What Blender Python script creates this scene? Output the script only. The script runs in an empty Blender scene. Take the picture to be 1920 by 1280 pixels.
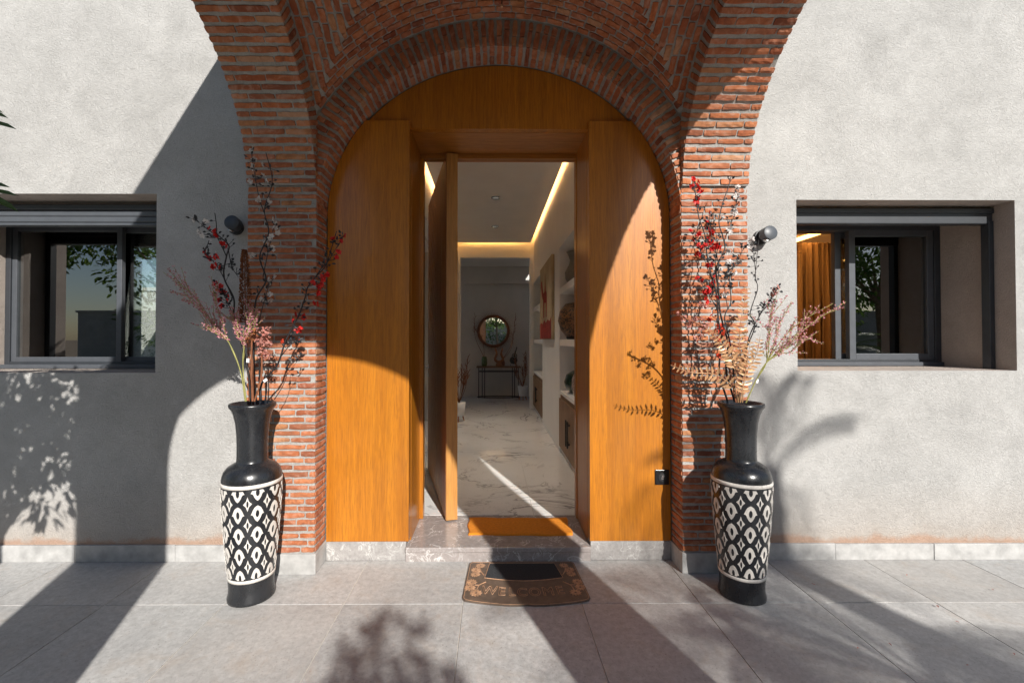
import bpy, bmesh, math, random
from mathutils import Vector, Matrix, noise as mnoise
import numpy as np
random.seed(7)
rng = np.random.default_rng(7)
scene = bpy.context.scene
col = scene.collection
R = math.radians

# ------------------------------------------------------------------ camera
CAM = Vector((0.0166, -2.7493, 1.3588))
YAW, PITCH = 0.327, 0.716
FPX = 830.15
cd = bpy.data.cameras.new('camera')
cam = bpy.data.objects.new('camera', cd); col.objects.link(cam)
cd.sensor_width = 36.0; cd.lens = FPX / 1920 * 36
cam.location = CAM
cam.rotation_euler = (R(90 + PITCH), 0, R(-YAW))
cd.shift_x = 0.0169; cd.shift_y = -0.0073
cd.clip_start = 0.02; cd.clip_end = 2000
scene.camera = cam
RC = cam.rotation_euler.to_matrix()
def ray(px, py):
    xc = ((px - 960) / 1920 + cd.shift_x) * 1920 / FPX
    yc = ((640 - py) / 1920 + cd.shift_y) * 1920 / FPX
    return RC @ Vector((xc, yc, -1))
def U(px, py, y):
    """point on the plane y = const seen at a pixel of the 1920x1280 photograph"""
    d = ray(px, py); t = (y - CAM.y) / d.y
    return CAM + d * t
def project(p):
    q = RC.transposed() @ (Vector(p) - CAM)
    if q.z > -0.05: return None
    return (960 + (q.x / -q.z * FPX) - cd.shift_x * 1920, 640 - (q.y / -q.z * FPX) + cd.shift_y * 1920)

# ------------------------------------------------------------------ sun, sky, exposure
SD = Vector((-0.36, 1.0, -0.585)).normalized()          # direction the light travels
sl = bpy.data.lights.new('sun', 'SUN'); sl.energy = 4.4; sl.angle = R(0.55); sl.color = (1.0, 0.958, 0.895)
so = bpy.data.objects.new('sun', sl); col.objects.link(so)
so.rotation_euler = SD.to_track_quat('-Z', 'Y').to_euler()
so.location = (3, -8, 6)
EL = math.asin(-SD.z); AZ = math.atan2(-SD.x, -SD.y)     # azimuth measured from +Y towards +X
w = bpy.data.worlds.new('World'); scene.world = w; w.use_nodes = True
wn = w.node_tree.nodes; wl = w.node_tree.links
sky = wn.new('ShaderNodeTexSky'); sky.sky_type = 'NISHITA'; sky.sun_disc = False
sky.sun_elevation = EL; sky.sun_rotation = AZ
sky.air_density = 1.0; sky.dust_density = 0.6; sky.ozone_density = 1.2
wl.new(sky.outputs[0], wn['Background'].inputs[0]); wn['Background'].inputs[1].default_value = 0.068
vs = scene.view_settings
vs.view_transform = 'Standard'; vs.look = 'None'; vs.gamma = 1.0; vs.exposure = 0.58; vs.use_curve_mapping = False
scene.cycles.max_bounces = 8; scene.cycles.diffuse_bounces = 5; scene.cycles.glossy_bounces = 5
scene.cycles.transparent_max_bounces = 12
scene.cycles.sample_clamp_indirect = 6.0
scene.cycles.caustics_reflective = False; scene.cycles.caustics_refractive = False

# ------------------------------------------------------------------ material helpers
class NT:
    def __init__(s, name):
        s.m = bpy.data.materials.new(name); s.m.use_nodes = True
        s.t = s.m.node_tree; s.n = s.t.nodes; s.b = s.n['Principled BSDF']
    def new(s, t, **kw):
        n = s.n.new('ShaderNode' + t)
        for k, v in kw.items():
            if k in n.inputs: s.set(n.inputs[k], v)
            else: setattr(n, k, v)
        return n
    def set(s, i, v):
        if isinstance(v, bpy.types.NodeSocket): s.t.links.new(v, i)
        elif isinstance(v, tuple) and len(v) == 3 and i.type == 'RGBA': i.default_value = (*v, 1)
        else: i.default_value = v
    def P(s, **kw):
        for k, v in kw.items(): s.set(s.b.inputs[k.replace('_', ' ')], v)
        return s
    def coord(s, kind='Object', scale=(1, 1, 1), rot=(0, 0, 0), loc=None):
        c = s.new('TexCoord'); mp = s.new('Mapping')
        s.t.links.new(c.outputs[kind], mp.inputs[0]); mp.inputs['Scale'].default_value = scale; mp.inputs['Rotation'].default_value = rot
        if loc is not None: s.set(mp.inputs['Location'], loc)
        return mp.outputs[0]
    def noise(s, vec, scale, detail=4, rough=0.55, dist=0.0):
        n = s.new('TexNoise'); s.set(n.inputs['Vector'], vec); n.inputs['Scale'].default_value = scale
        n.inputs['Detail'].default_value = detail; n.inputs['Roughness'].default_value = rough; n.inputs['Distortion'].default_value = dist
        return n.outputs['Fac']
    def ramp(s, fac, stops, interp='LINEAR'):
        r = s.new('ValToRGB'); s.set(r.inputs[0], fac); cr = r.color_ramp; cr.interpolation = interp
        while len(cr.elements) < len(stops): cr.elements.new(0.5)
        for e, (p, c) in zip(cr.elements, stops):
            e.position = p; e.color = (*c, 1) if isinstance(c, tuple) else (c, c, c, 1)
        return r.outputs[0]
    def mix(s, fac, a, b, mode='MIX'):
        n = s.new('Mix', data_type='RGBA', blend_type=mode)
        s.set(n.inputs[0], fac); s.set(n.inputs[6], a); s.set(n.inputs[7], b)
        return n.outputs[2]
    def math(s, op, a, b=0.0, clamp=False):
        n = s.new('Math', operation=op, use_clamp=clamp); s.set(n.inputs[0], a); s.set(n.inputs[1], b)
        return n.outputs[0]
    def bump(s, h, strength=0.3, dist=0.01, normal=None):
        n = s.new('Bump'); s.set(n.inputs['Height'], h); n.inputs['Strength'].default_value = strength; n.inputs['Distance'].default_value = dist
        if normal is not None: s.set(n.inputs['Normal'], normal)
        s.set(s.b.inputs['Normal'], n.outputs[0]); return n.outputs[0]
    def sep(s, vec):
        n = s.new('SeparateXYZ'); s.set(n.inputs[0], vec); return n.outputs
    def rnd(s): return s.new('ObjectInfo').outputs['Random']

def plain(name, c, rough=0.5, var=0.12, scale=12.0, bump=0.0, metal=0.0, coat=0.0):
    k = NT(name); v = k.coord()
    n = k.noise(v, scale, 5)
    a = tuple(max(0, x * (1 - var)) for x in c); b = tuple(min(1, x * (1 + var)) for x in c)
    k.P(Base_Color=k.ramp(n, [(0.3, a), (0.7, b)]), Roughness=rough, Metallic=metal, Coat_Weight=coat)
    if bump: k.bump(k.noise(v, scale * 6, 3), bump, 0.004)
    return k.m
def emission(name, c, s):
    k = NT(name); k.P(Base_Color=c, Emission_Color=c, Emission_Strength=s); return k.m

def mat_plaster(name='trowelled_plaster', c=(0.505, 0.495, 0.478), stain=True):
    k = NT(name); v = k.coord()
    big = k.noise(v, 2.2, 6, 0.65, 0.5); mid = k.noise(v, 9, 5, 0.65, 0.6); fine = k.noise(v, 95, 4, 0.7, 1.6)
    swirl = k.noise(v, 34, 5, 0.65, 3.6)
    base = k.ramp(big, [(0.3, tuple(x * 0.86 for x in c)), (0.7, tuple(min(1, x * 1.08) for x in c))])
    base = k.mix(0.45, base, k.ramp(mid, [(0.3, 0.36), (0.7, 0.62)]), 'SOFT_LIGHT')
    scr = k.ramp(swirl, [(0.36, 0.74), (0.47, 1.0), (0.52, 0.80), (0.57, 1.0), (0.68, 0.90)])
    base = k.mix(0.75, base, scr, 'MULTIPLY')
    pits = k.ramp(fine, [(0.30, 0.72), (0.42, 1.0)])
    base = k.mix(0.6, base, pits, 'MULTIPLY')
    if stain:
        z = k.sep(v)[2]
        zz = k.math('ADD', z, k.math('MULTIPLY', k.math('SUBTRACT', k.noise(v, 4.0, 6, 0.7), 0.5), 0.16))
        f1 = k.ramp(k.math('DIVIDE', zz, 0.8), [(0.14, 0.5), (0.28, 0.2), (0.62, 0.0)])
        base = k.mix(f1, base, (0.46, 0.36, 0.28))
        f2 = k.ramp(k.math('DIVIDE', zz, 0.8), [(0.15, 0.5), (0.19, 0.0)])
        base = k.mix(f2, base, (0.42, 0.20, 0.10))
    h = k.math('ADD', k.math('MULTIPLY', swirl, 1.0), k.math('MULTIPLY', fine, 0.55))
    k.P(Base_Color=base, Roughness=0.9, Specular_IOR_Level=0.2)
    k.bump(h, 0.9, 0.010)
    return k.m
def mat_brick():
    k = NT('fired_brick'); v = k.new('NewGeometry').outputs['Position']
    at = k.new('Attribute', attribute_name='rnd', attribute_type='GEOMETRY').outputs['Fac']
    r = k.math('FRACT', k.math('ADD', at, k.rnd()))
    off = k.new('CombineXYZ'); k.set(off.inputs[0], k.math('MULTIPLY', r, 37.0)); k.set(off.inputs[1], k.math('MULTIPLY', r, 91.0))
    vv = k.new('VectorMath', operation='ADD'); k.set(vv.inputs[0], v); k.set(vv.inputs[1], off.outputs[0]); vv = vv.outputs[0]
    c = k.ramp(r, [(0.0, (0.17, 0.038, 0.020)), (0.2, (0.34, 0.085, 0.030)), (0.42, (0.46, 0.135, 0.045)), (0.58, (0.26, 0.070, 0.036)),
                   (0.72, (0.50, 0.17, 0.065)), (0.86, (0.38, 0.12, 0.065)), (0.955, (0.44, 0.19, 0.075)), (1.0, (0.48, 0.28, 0.18))])
    n1 = k.noise(vv, 15, 6, 0.7, 0.8); n2 = k.noise(vv, 55, 5, 0.75)
    c = k.mix(k.ramp(n1, [(0.30, 0.75), (0.50, 0.0)]), c, (0.12, 0.03, 0.02))
    c = k.mix(k.ramp(n1, [(0.50, 0.0), (0.68, 0.62)]), c, (0.56, 0.36, 0.28))
    c = k.mix(0.35, c, k.ramp(n2, [(0.3, 0.35), (0.7, 0.65)]), 'OVERLAY')
    c = k.mix(k.ramp(k.noise(vv, 4.0, 3), [(0.3, 0.05), (0.7, 0.38)]), c, (0.45, 0.23, 0.13))
    k.P(Base_Color=c, Roughness=0.85, Specular_IOR_Level=0.25)
    k.bump(k.math('ADD', n1, k.math('MULTIPLY', n2, 0.5)), 0.6, 0.004)
    return k.m
def mat_mortar():
    k = NT('cement_mortar'); v = k.coord()
    n = k.noise(v, 18, 6, 0.7); f = k.noise(v, 160, 3, 0.7)
    c = k.ramp(n, [(0.3, (0.29, 0.28, 0.265)), (0.7, (0.45, 0.435, 0.41))])
    c = k.mix(0.4, c, k.ramp(f, [(0.3, 0.3), (0.7, 0.7)]), 'OVERLAY')
    k.P(Base_Color=c, Roughness=0.95, Specular_IOR_Level=0.15); k.bump(k.math('ADD', n, f), 0.7, 0.006)
    return k.m
def mat_brick_far():
    k = NT('brick_courses'); v = k.coord(rot=(R(90), 0, 0))
    b = k.new('TexBrick'); k.set(b.inputs['Vector'], v)
    b.inputs['Color1'].default_value = (0.34, 0.10, 0.05, 1); b.inputs['Color2'].default_value = (0.24, 0.07, 0.04, 1); b.inputs['Mortar'].default_value = (0.3, 0.28, 0.26, 1)
    b.inputs['Scale'].default_value = 1.0; b.inputs['Brick Width'].default_value = 0.19; b.inputs['Row Height'].default_value = 0.042; b.inputs['Mortar Size'].default_value = 0.007
    k.P(Base_Color=b.outputs[0], Roughness=0.9); return k.m
def mat_wood(name, dark, light, axis='Z', rough=0.36, coat=0.5, fine=1.0, bandw=5.5):
    """veneered oak: long grain along one axis"""
    k = NT(name)
    sc = {'Z': (1, 1, 0.045), 'X': (0.045, 1, 1), 'Y': (1, 0.045, 1)}[axis]
    v = k.coord(scale=sc); raw = k.coord()
    o = k.math('MULTIPLY', k.rnd(), 50)
    cmb = k.new('CombineXYZ'); k.set(cmb.inputs[0], o); k.set(cmb.inputs[2], o)
    va = k.new('VectorMath', operation='ADD'); k.set(va.inputs[0], v); k.set(va.inputs[1], cmb.outputs[0]); v = va.outputs[0]
    g1 = k.noise(v, 14, 5, 0.6, 0.9); g2 = k.noise(v, 120 * fine, 5, 0.75, 0.25); g3 = k.noise(v, 46 * fine, 4, 0.6, 1.6)
    c = k.ramp(g1, [(0.28, dark), (0.72, light)])
    c = k.mix(k.ramp(g3, [(0.42, 0.0), (0.50, 0.38), (0.57, 0.0)]), c, tuple(x * 0.66 for x in dark))
    c = k.mix(k.ramp(g2, [(0.34, 0.48), (0.50, 0.0)]), c, tuple(x * 0.5 for x in dark))
    c = k.mix(k.ramp(g2, [(0.55, 0.0), (0.75, 0.3)]), c, tuple(min(1, x * 1.25) for x in light))
    # veneer leaves: slightly different tone from one strip to the next
    sx = k.sep(raw)[{'Z': 0, 'X': 2, 'Y': 2}[axis]]
    st = k.math('FLOOR', k.math('MULTIPLY', sx, bandw))
    wv = k.new('TexWhiteNoise', noise_dimensions='1D'); k.set(wv.inputs['W'], st)
    c = k.mix(1.0, c, k.ramp(wv.outputs['Value'], [(0, 0.86), (1, 1.0)]), 'MULTIPLY')
    k.P(Base_Color=c, Roughness=k.ramp(g2, [(0.3, rough + 0.14), (0.7, rough)]), Coat_Weight=coat, Coat_Roughness=0.16, Specular_IOR_Level=0.4)
    k.bump(k.math('ADD', g2, k.math('MULTIPLY', g3, 0.5)), 0.22, 0.0025)
    return k.m
def mat_tile():
    k = NT('stone_look_porcelain'); v = k.coord('Generated'); v = k.coord()
    o = k.math('MULTIPLY', k.rnd(), 40)
    cmb = k.new('CombineXYZ'); k.set(cmb.inputs[0], o); k.set(cmb.inputs[1], o)
    va = k.new('VectorMath', operation='ADD'); k.set(va.inputs[0], v); k.set(va.inputs[1], cmb.outputs[0]); v = va.outputs[0]
    n1 = k.noise(v, 2.6, 6, 0.62, 0.5); n2 = k.noise(v, 34, 7, 0.75, 0.3); n3 = k.noise(v, 110, 2, 0.6)
    c = k.ramp(n1, [(0.28, (0.385, 0.388, 0.388)), (0.5, (0.465, 0.465, 0.46)), (0.72, (0.53, 0.525, 0.512))])
    c = k.mix(0.85, c, k.ramp(n2, [(0.28, 0.32), (0.72, 0.68)]), 'OVERLAY')
    c = k.mix(k.ramp(k.rnd(), [(0, 0.0), (1, 0.30)]), c, (0.50, 0.45, 0.40))
    c = k.mix(1.0, c, k.ramp(k.math('FRACT', k.math('MULTIPLY', k.rnd(), 7.31)), [(0, 0.84), (1, 1.0)]), 'MULTIPLY')
    c = k.mix(k.ramp(n3, [(0.27, 0.8), (0.38, 0.0)]), c, (0.20, 0.185, 0.165))
    c = k.mix(k.ramp(n3, [(0.66, 0.0), (0.76, 0.5)]), c, (0.60, 0.58, 0.55))
    dirt = k.noise(v, 5.5, 7, 0.75, 0.8)
    c = k.mix(k.ramp(dirt, [(0.52, 0.0), (0.74, 0.40)]), c, (0.42, 0.33, 0.25))
    k.P(Base_Color=c, Roughness=k.ramp(n2, [(0.3, 0.52), (0.7, 0.68)]), Specular_IOR_Level=0.35)
    k.bump(k.math('ADD', n3, n2), 0.18, 0.003)
    return k.m
def mat_marble(name, base, vein, scale, amt=1.0, rough=0.12, tint=None, thin=0.02):
    k = NT(name); v = k.coord()
    w1 = k.noise(v, scale * 0.9, 6, 0.6, 1.2)
    v1 = k.ramp(k.math('ABSOLUTE', k.math('SUBTRACT', w1, 0.5)), [(0.0, 1.0), (thin * 0.35, 0.75), (thin, 0.0)])
    w2 = k.noise(v, scale * 2.7, 6, 0.65, 1.5)
    v2 = k.ramp(k.math('ABSOLUTE', k.math('SUBTRACT', w2, 0.5)), [(0.0, 0.5), (thin * 0.6, 0.0)])
    mask = k.ramp(k.noise(v, scale * 1.1, 3), [(0.40, 0.0), (0.58, 1.0)])
    f = k.math('MULTIPLY', k.math('MAXIMUM', k.math('MULTIPLY', v1, mask), k.math('MULTIPLY', v2, mask)), amt)
    cl = k.noise(v, scale * 0.8, 5, 0.6)
    b = k.ramp(cl, [(0.3, tuple(x * 0.86 for x in base)), (0.7, base)])
    if tint: b = k.mix(k.ramp(k.noise(v, scale * 5, 6, 0.7), [(0.35, 0.0), (0.7, 0.8)]), b, tint)
    k.P(Base_Color=k.mix(f, b, vein), Roughness=rough, Specular_IOR_Level=0.5)
    return k.m
def mat_glass():
    k = NT('window_glass'); out = k.n['Material Output']
    tr = k.new('BsdfTransparent'); tr.inputs[0].default_value = (0.80, 0.84, 0.83, 1)
    gl = k.new('BsdfGlossy'); gl.inputs['Roughness'].default_value = 0.0; gl.inputs[0].default_value = (1, 1, 1, 1)
    fr = k.new('Fresnel'); fr.inputs[0].default_value = 1.5
    f = k.math('MULTIPLY', fr.outputs[0], 4.6, True)
    mx = k.new('MixShader'); k.set(mx.inputs[0], f); k.set(mx.inputs[1], tr.outputs[0]); k.set(mx.inputs[2], gl.outputs[0])
    k.t.links.new(mx.outputs[0], out.inputs[0]); k.n.remove(k.b)
    return k.m
def mat_leaf(name, a, b, rough=0.5, trans=0.0, scale=8.0):
    k = NT(name); v = k.coord(); n = k.noise(v, scale, 3)
    at = k.new('NewGeometry').outputs['Random Per Island']
    c = k.ramp(at, [(0.0, a), (1.0, b)]); c = k.mix(0.35, c, k.ramp(n, [(0.3, 0.3), (0.7, 0.7)]), 'OVERLAY')
    k.P(Base_Color=c, Roughness=rough)
    if trans:
        out = k.n['Material Output']; tl = k.new('BsdfTranslucent'); k.set(tl.inputs[0], c)
        mx = k.new('MixShader'); mx.inputs[0].default_value = trans
        k.t.links.new(k.b.outputs[0], mx.inputs[1]); k.t.links.new(tl.outputs[0], mx.inputs[2]); k.t.links.new(mx.outputs[0], out.inputs[0])
    return k.m

M = {}
M['plaster'] = mat_plaster()
M['plaster_reveal_bounce'] = mat_plaster('plaster_reveal_bounce', (0.60, 0.52, 0.46), False)  # lightened window reveals: bounced light put into the plaster colour
M['plaster_plain'] = mat_plaster('plaster_upper', (0.46, 0.45, 0.435), False)
M['brick'] = mat_brick(); M['mortar'] = mat_mortar(); M['brick_far'] = mat_brick_far()
M['wood'] = mat_wood('varnished_oak', (0.42, 0.138, 0.008), (0.59, 0.212, 0.011))
M['wood_x'] = mat_wood('varnished_oak_crosswise', (0.36, 0.125, 0.016), (0.50, 0.19, 0.026), 'X', bandw=3.0)
M['wood_door'] = mat_wood('door_oak', (0.38, 0.155, 0.040), (0.54, 0.24, 0.065), 'Z', 0.45, 0.12)
M['wood_pale'] = mat_wood('door_edge_oak', (0.50, 0.22, 0.05), (0.64, 0.31, 0.075), 'Z', 0.4, 0.2, 0.7)
M['wood_cab'] = mat_wood('cabinet_oak', (0.24, 0.13, 0.065), (0.36, 0.20, 0.10), 'Z', 0.5, 0.1)
M['tile'] = mat_tile()
M['grout'] = plain('pale_grout', (0.58, 0.55, 0.50), 0.95, 0.18, 30)
M['plinth'] = plain('plinth_stone', (0.40, 0.395, 0.385), 0.7, 0.22, 14, 0.15)
M['marble_grey'] = mat_marble('grey_veined_marble', (0.30, 0.265, 0.25), (0.66, 0.64, 0.62), 7.0, 1.0, 0.22, (0.38, 0.34, 0.325), 0.020)
M['marble_base'] = mat_marble('weathered_veined_marble', (0.30, 0.285, 0.275), (0.62, 0.61, 0.59), 9.0, 0.9, 0.5, (0.42, 0.40, 0.385), 0.022)
M['marble_white'] = mat_marble('white_marble_tile', (0.78, 0.77, 0.755), (0.19, 0.18, 0.18), 1.15, 0.9, 0.07, None, 0.012)
M['white'] = plain('white_wall_paint', (0.80, 0.79, 0.775), 0.85, 0.03, 3)
M['ceil'] = plain('ceiling_paint', (0.76, 0.74, 0.71), 0.9, 0.03, 3)
M['warmwall'] = plain('warm_wall_paint', (0.64, 0.60, 0.55), 0.9, 0.05, 3)
M['dark_metal'] = plain('anthracite_aluminium', (0.036, 0.040, 0.047), 0.42, 0.1, 20, 0.02)
M['grey_metal'] = plain('grey_aluminium', (0.075, 0.082, 0.094), 0.42, 0.08, 20, 0.02)
M['black'] = plain('black_lacquer', (0.012, 0.012, 0.013), 0.28, 0.3, 18, 0.05)
M['black_matt'] = plain('black_matt_metal', (0.02, 0.02, 0.022), 0.5, 0.2, 20)
def mat_vase():
    k = NT('black_waxed_ceramic'); v = k.coord(scale=(1, 1, .5)); n = k.noise(v, 9, 6, .7, .5); f = k.noise(v, 60, 5, .7)
    c = k.ramp(n, [(.3, (.009, .0095, .011)), (.7, (.022, .024, .028))]); c = k.mix(k.ramp(f, [(.55, 0.0), (.75, .25)]), c, (.07, .07, .075))
    k.P(Base_Color=c, Roughness=k.ramp(n, [(.3, .20), (.7, .34)]), Specular_IOR_Level=.6); k.bump(f, .12, .003); return k.m
M['vase'] = mat_vase()
M['vase_white'] = plain('carved_bone_white', (0.66, 0.62, 0.57), 0.75, 0.14, 26, 0.2)
M['pebble'] = plain('white_pebbles', (0.66, 0.64, 0.60), 0.7, 0.2, 90, 0.6)
M['chrome'] = plain('brushed_steel', (0.6, 0.6, 0.6), 0.25, 0.05, 10, 0, 1.0)
M['glass'] = mat_glass()
M['led'] = emission('warm_led_strip', (1.0, 0.50, 0.12), 18.0)
M['led_room'] = emission('warm_led_strip_room', (1.0, 0.48, 0.12), 7.0)
M['spot'] = emission('lit_downlight', (1.0, 0.9, 0.7), 9.0)
M['hall_fill_spot'] = emission('hall_downlight_fill', (1.0, 0.89, 0.74), 1350.0)  # added glow that fills the dark hall
M['baffle'] = plain('black_baffle', (0.0025, 0.0025, 0.0025), 0.9, 0.1); M['baffle'].node_tree.nodes['Principled BSDF'].inputs['Specular IOR Level'].default_value = 0.0
M['stem_black'] = plain('black_twig', (0.014, 0.012, 0.013), 0.45, 0.3, 30, 0.2)
M['stem_green'] = plain('dry_green_stem', (0.30, 0.29, 0.09), 0.6, 0.25, 20)
M['stem_brown'] = plain('brown_stem', (0.22, 0.08, 0.035), 0.6, 0.25, 20)
M['fl_red'] = mat_leaf('red_petal', (0.50, 0.010, 0.012), (0.74, 0.030, 0.022), 0.55, 0.25)
M['fl_orange'] = mat_leaf('scarlet_petal', (0.62, 0.045, 0.02), (0.72, 0.10, 0.04), 0.55, 0.25)
M['fl_white'] = mat_leaf('white_petal', (0.62, 0.57, 0.54), (0.75, 0.72, 0.70), 0.6, 0.25)
M['fl_pink'] = mat_leaf('pink_heather', (0.42, 0.12, 0.16), (0.68, 0.36, 0.38), 0.7, 0.2)
M['fl_dusty'] = mat_leaf('dusty_rose_petal', (0.42, 0.14, 0.11), (0.58, 0.30, 0.25), 0.7, 0.2)
M['leaf_black'] = mat_leaf('dark_leaf', (0.010, 0.011, 0.013), (0.03, 0.03, 0.035), 0.5)
M['gold'] = plain('gold_painted_leaf', (0.50, 0.285, 0.145), 0.40, 0.25, 30, 0.1, 0.3)
M['rust'] = mat_leaf('rust_brown_bract', (0.12, 0.035, 0.010), (0.30, 0.10, 0.030), 0.7)
M['leaf_green'] = mat_leaf('shrub_leaf', (0.035, 0.075, 0.018), (0.09, 0.15, 0.035), 0.4, 0.3)
M['leaf_tree'] = mat_leaf('tree_leaf', (0.05, 0.10, 0.02), (0.12, 0.19, 0.04), 0.5, 0.5)
M['palm'] = mat_leaf('palm_frond', (0.06, 0.11, 0.02), (0.14, 0.20, 0.05), 0.45, 0.45)
M['bark'] = plain('bark', (0.16, 0.11, 0.075), 0.9, 0.35, 14, 0.8)
M['rubber'] = None
M['tag'] = plain('white_card', (0.75, 0.75, 0.75), 0.6, 0.02)
M['terracotta'] = plain('terracotta_wood', (0.33, 0.13, 0.05), 0.5, 0.3, 12)

def mat_mat():
    k = NT('bronze_rubber'); v = k.coord(); s = k.sep(v)
    w = k.math('SINE', k.math('MULTIPLY', k.math('ADD', s[0], k.math('MULTIPLY', s[1], -0.6)), 900))
    n = k.noise(v, 30, 4)
    c = k.ramp(n, [(0.3, (0.125, 0.090, 0.066)), (0.7, (0.19, 0.135, 0.10))])
    c = k.mix(k.ramp(w, [(0.3, 0.0), (0.8, 0.5)]), c, (0.045, 0.034, 0.028))
    k.P(Base_Color=c, Roughness=0.55); k.bump(w, 0.5, 0.0012); return k.m
def mat_carpet():
    k = NT('ribbed_grey_carpet'); v = k.coord(); s = k.sep(v)
    w = k.math('SINE', k.math('MULTIPLY', s[1], 1100)); n = k.noise(v, 420, 3, 0.7)
    c = k.ramp(n, [(0.3, (0.028, 0.030, 0.034)), (0.72, (0.12, 0.125, 0.13))])
    c = k.mix(k.ramp(w, [(0.2, 0.0), (0.9, 0.6)]), c, (0.02, 0.02, 0.024))
    k.P(Base_Color=c, Roughness=1.0, Specular_IOR_Level=0.1); k.bump(k.math('ADD', w, n), 0.8, 0.003); return k.m
M['rubber'] = mat_mat(); M['carpet'] = mat_carpet()
M['bronze'] = plain('bronze_relief', (0.46, 0.27, 0.16), 0.5, 0.25, 60)
M['orange'] = plain('orange_cloth', (0.62, 0.21, 0.010), 0.95, 0.12, 60, 0.5)
def mat_curtain():
    k = NT('ochre_curtain'); v = k.coord(); n = k.noise(v, 300, 2)
    k.P(Base_Color=k.ramp(n, [(0.3, (0.20, 0.125, 0.065)), (0.7, (0.30, 0.195, 0.11))]), Roughness=0.9); return k.m
M['curtain'] = mat_curtain()
def mat_carved():
    k = NT('carved_wood_disc'); v = k.coord(); n = k.noise(v, 22, 2, 0.5, 2.2)
    f = k.ramp(n, [(0.46, 0.0), (0.50, 1.0)])
    k.P(Base_Color=k.mix(f, (0.03, 0.02, 0.012), (0.24, 0.11, 0.045)), Roughness=0.35); k.bump(f, 0.6, 0.01); return k.m
M['carved'] = mat_carved()

# ------------------------------------------------------------------ mesh builder
class MB:
    def __init__(s): s.v = []; s.f = []; s.mi = []
    def add(s, vs, fs, mi=0):
        o = len(s.v); s.v += [tuple(x) for x in vs]; s.f += [tuple(i + o for i in f) for f in fs]; s.mi += [mi] * len(fs); return s
    def box(s, x0, x1, y0, y1, z0, z1, mi=0, b=0.0):
        if b <= 0:
            v = [(x, y, z) for z in (z0, z1) for y in (y0, y1) for x in (x0, x1)]
            return s.add(v, [(0, 2, 3, 1), (4, 5, 7, 6), (0, 1, 5, 4), (2, 6, 7, 3), (0, 4, 6, 2), (1, 3, 7, 5)], mi)
        bm = bmesh.new(); bmesh.ops.create_cube(bm, size=1)
        for q in bm.verts: q.co = Vector(((x0 + x1) / 2 + q.co.x * (x1 - x0), (y0 + y1) / 2 + q.co.y * (y1 - y0), (z0 + z1) / 2 + q.co.z * (z1 - z0)))
        bmesh.ops.bevel(bm, geom=bm.edges[:], offset=b, segments=2, affect='EDGES', profile=0.5)
        bm.verts.index_update(); s.add([q.co[:] for q in bm.verts], [[q.index for q in f.verts] for f in bm.faces], mi); bm.free(); return s
    def tube(s, pts, r, n=6, mi=0, cap=True):
        pts = [Vector(p) for p in pts]; rs = r if isinstance(r, (list, tuple)) else [r] * len(pts)
        vs = []; up = None
        for i, p in enumerate(pts):
            t = (pts[min(i + 1, len(pts) - 1)] - pts[max(i - 1, 0)])
            t = t.normalized() if t.length > 1e-9 else Vector((0, 0, 1))
            if up is None: up = t.orthogonal().normalized()
            else:
                up = up - t * up.dot(t); up = up.normalized() if up.length > 1e-6 else t.orthogonal().normalized()
            w_ = t.cross(up)
            for j in range(n):
                a = 2 * math.pi * j / n; vs.append(p + (up * math.cos(a) + w_ * math.sin(a)) * rs[i])
        fs = [(i * n + j, i * n + (j + 1) % n, (i + 1) * n + (j + 1) % n, (i + 1) * n + j) for i in range(len(pts) - 1) for j in range(n)]
        if cap: fs += [tuple(reversed(range(n))), tuple(range((len(pts) - 1) * n, len(pts) * n))]
        return s.add(vs, fs, mi)
    def lathe(s, prof, n=48, c=(0, 0, 0), mi=0):
        vs = [(c[0] + r * math.cos(2 * math.pi * j / n), c[1] + r * math.sin(2 * math.pi * j / n), c[2] + z) for r, z in prof for j in range(n)]
        fs = [(i * n + j, i * n + (j + 1) % n, (i + 1) * n + (j + 1) % n, (i + 1) * n + j) for i in range(len(prof) - 1) for j in range(n)]
        return s.add(vs, fs, mi)
    def prism(s, poly, f0, f1, mi=0):
        """poly: 2-D outline; f0 / f1 map (a, b) to the 3-D point of each end"""
        n = len(poly)
        return s.add([f0(*p) for p in poly] + [f1(*p) for p in poly],
                     [tuple(range(n)), tuple(reversed(range(n, 2 * n)))] + [(i, n + i, n + (i + 1) % n, (i + 1) % n) for i in range(n)], mi)
    def build(s, name, mat, parent=None, smooth=False, auto=None, fix=True):
        me = bpy.data.meshes.new(name); me.from_pydata(s.v, [], s.f)
        for m_ in (mat if isinstance(mat, (list, tuple)) else [mat]): me.materials.append(m_)
        if any(s.mi): me.polygons.foreach_set('material_index', s.mi)
        if fix:
            bm = bmesh.new(); bm.from_mesh(me); bmesh.ops.recalc_face_normals(bm, faces=bm.faces[:]); bm.to_mesh(me); bm.free()
        if smooth: me.polygons.foreach_set('use_smooth', [True] * len(me.polygons))
        if auto is not None:
            me.polygons.foreach_set('use_smooth', [True] * len(me.polygons)); me.set_sharp_from_angle(angle=R(auto))
        me.update()
        o = bpy.data.objects.new(name, me); col.objects.link(o)
        if parent is not None: o.parent = parent
        return o
def tag(o, label=None, cat=None, group=None, kind=None):
    if label: o['label'] = label
    if cat: o['category'] = cat
    if group: o['group'] = group
    if kind: o['kind'] = kind
    return o
def empty(name, label=None, cat=None, group=None, kind=None):
    o = bpy.data.objects.new(name, None); col.objects.link(o); o.empty_display_size = 0.1
    return tag(o, label, cat, group, kind)
def part(name, mat, parent, f, **kw):
    m = MB(); f(m); return m.build(name, mat, parent, **kw)
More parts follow.
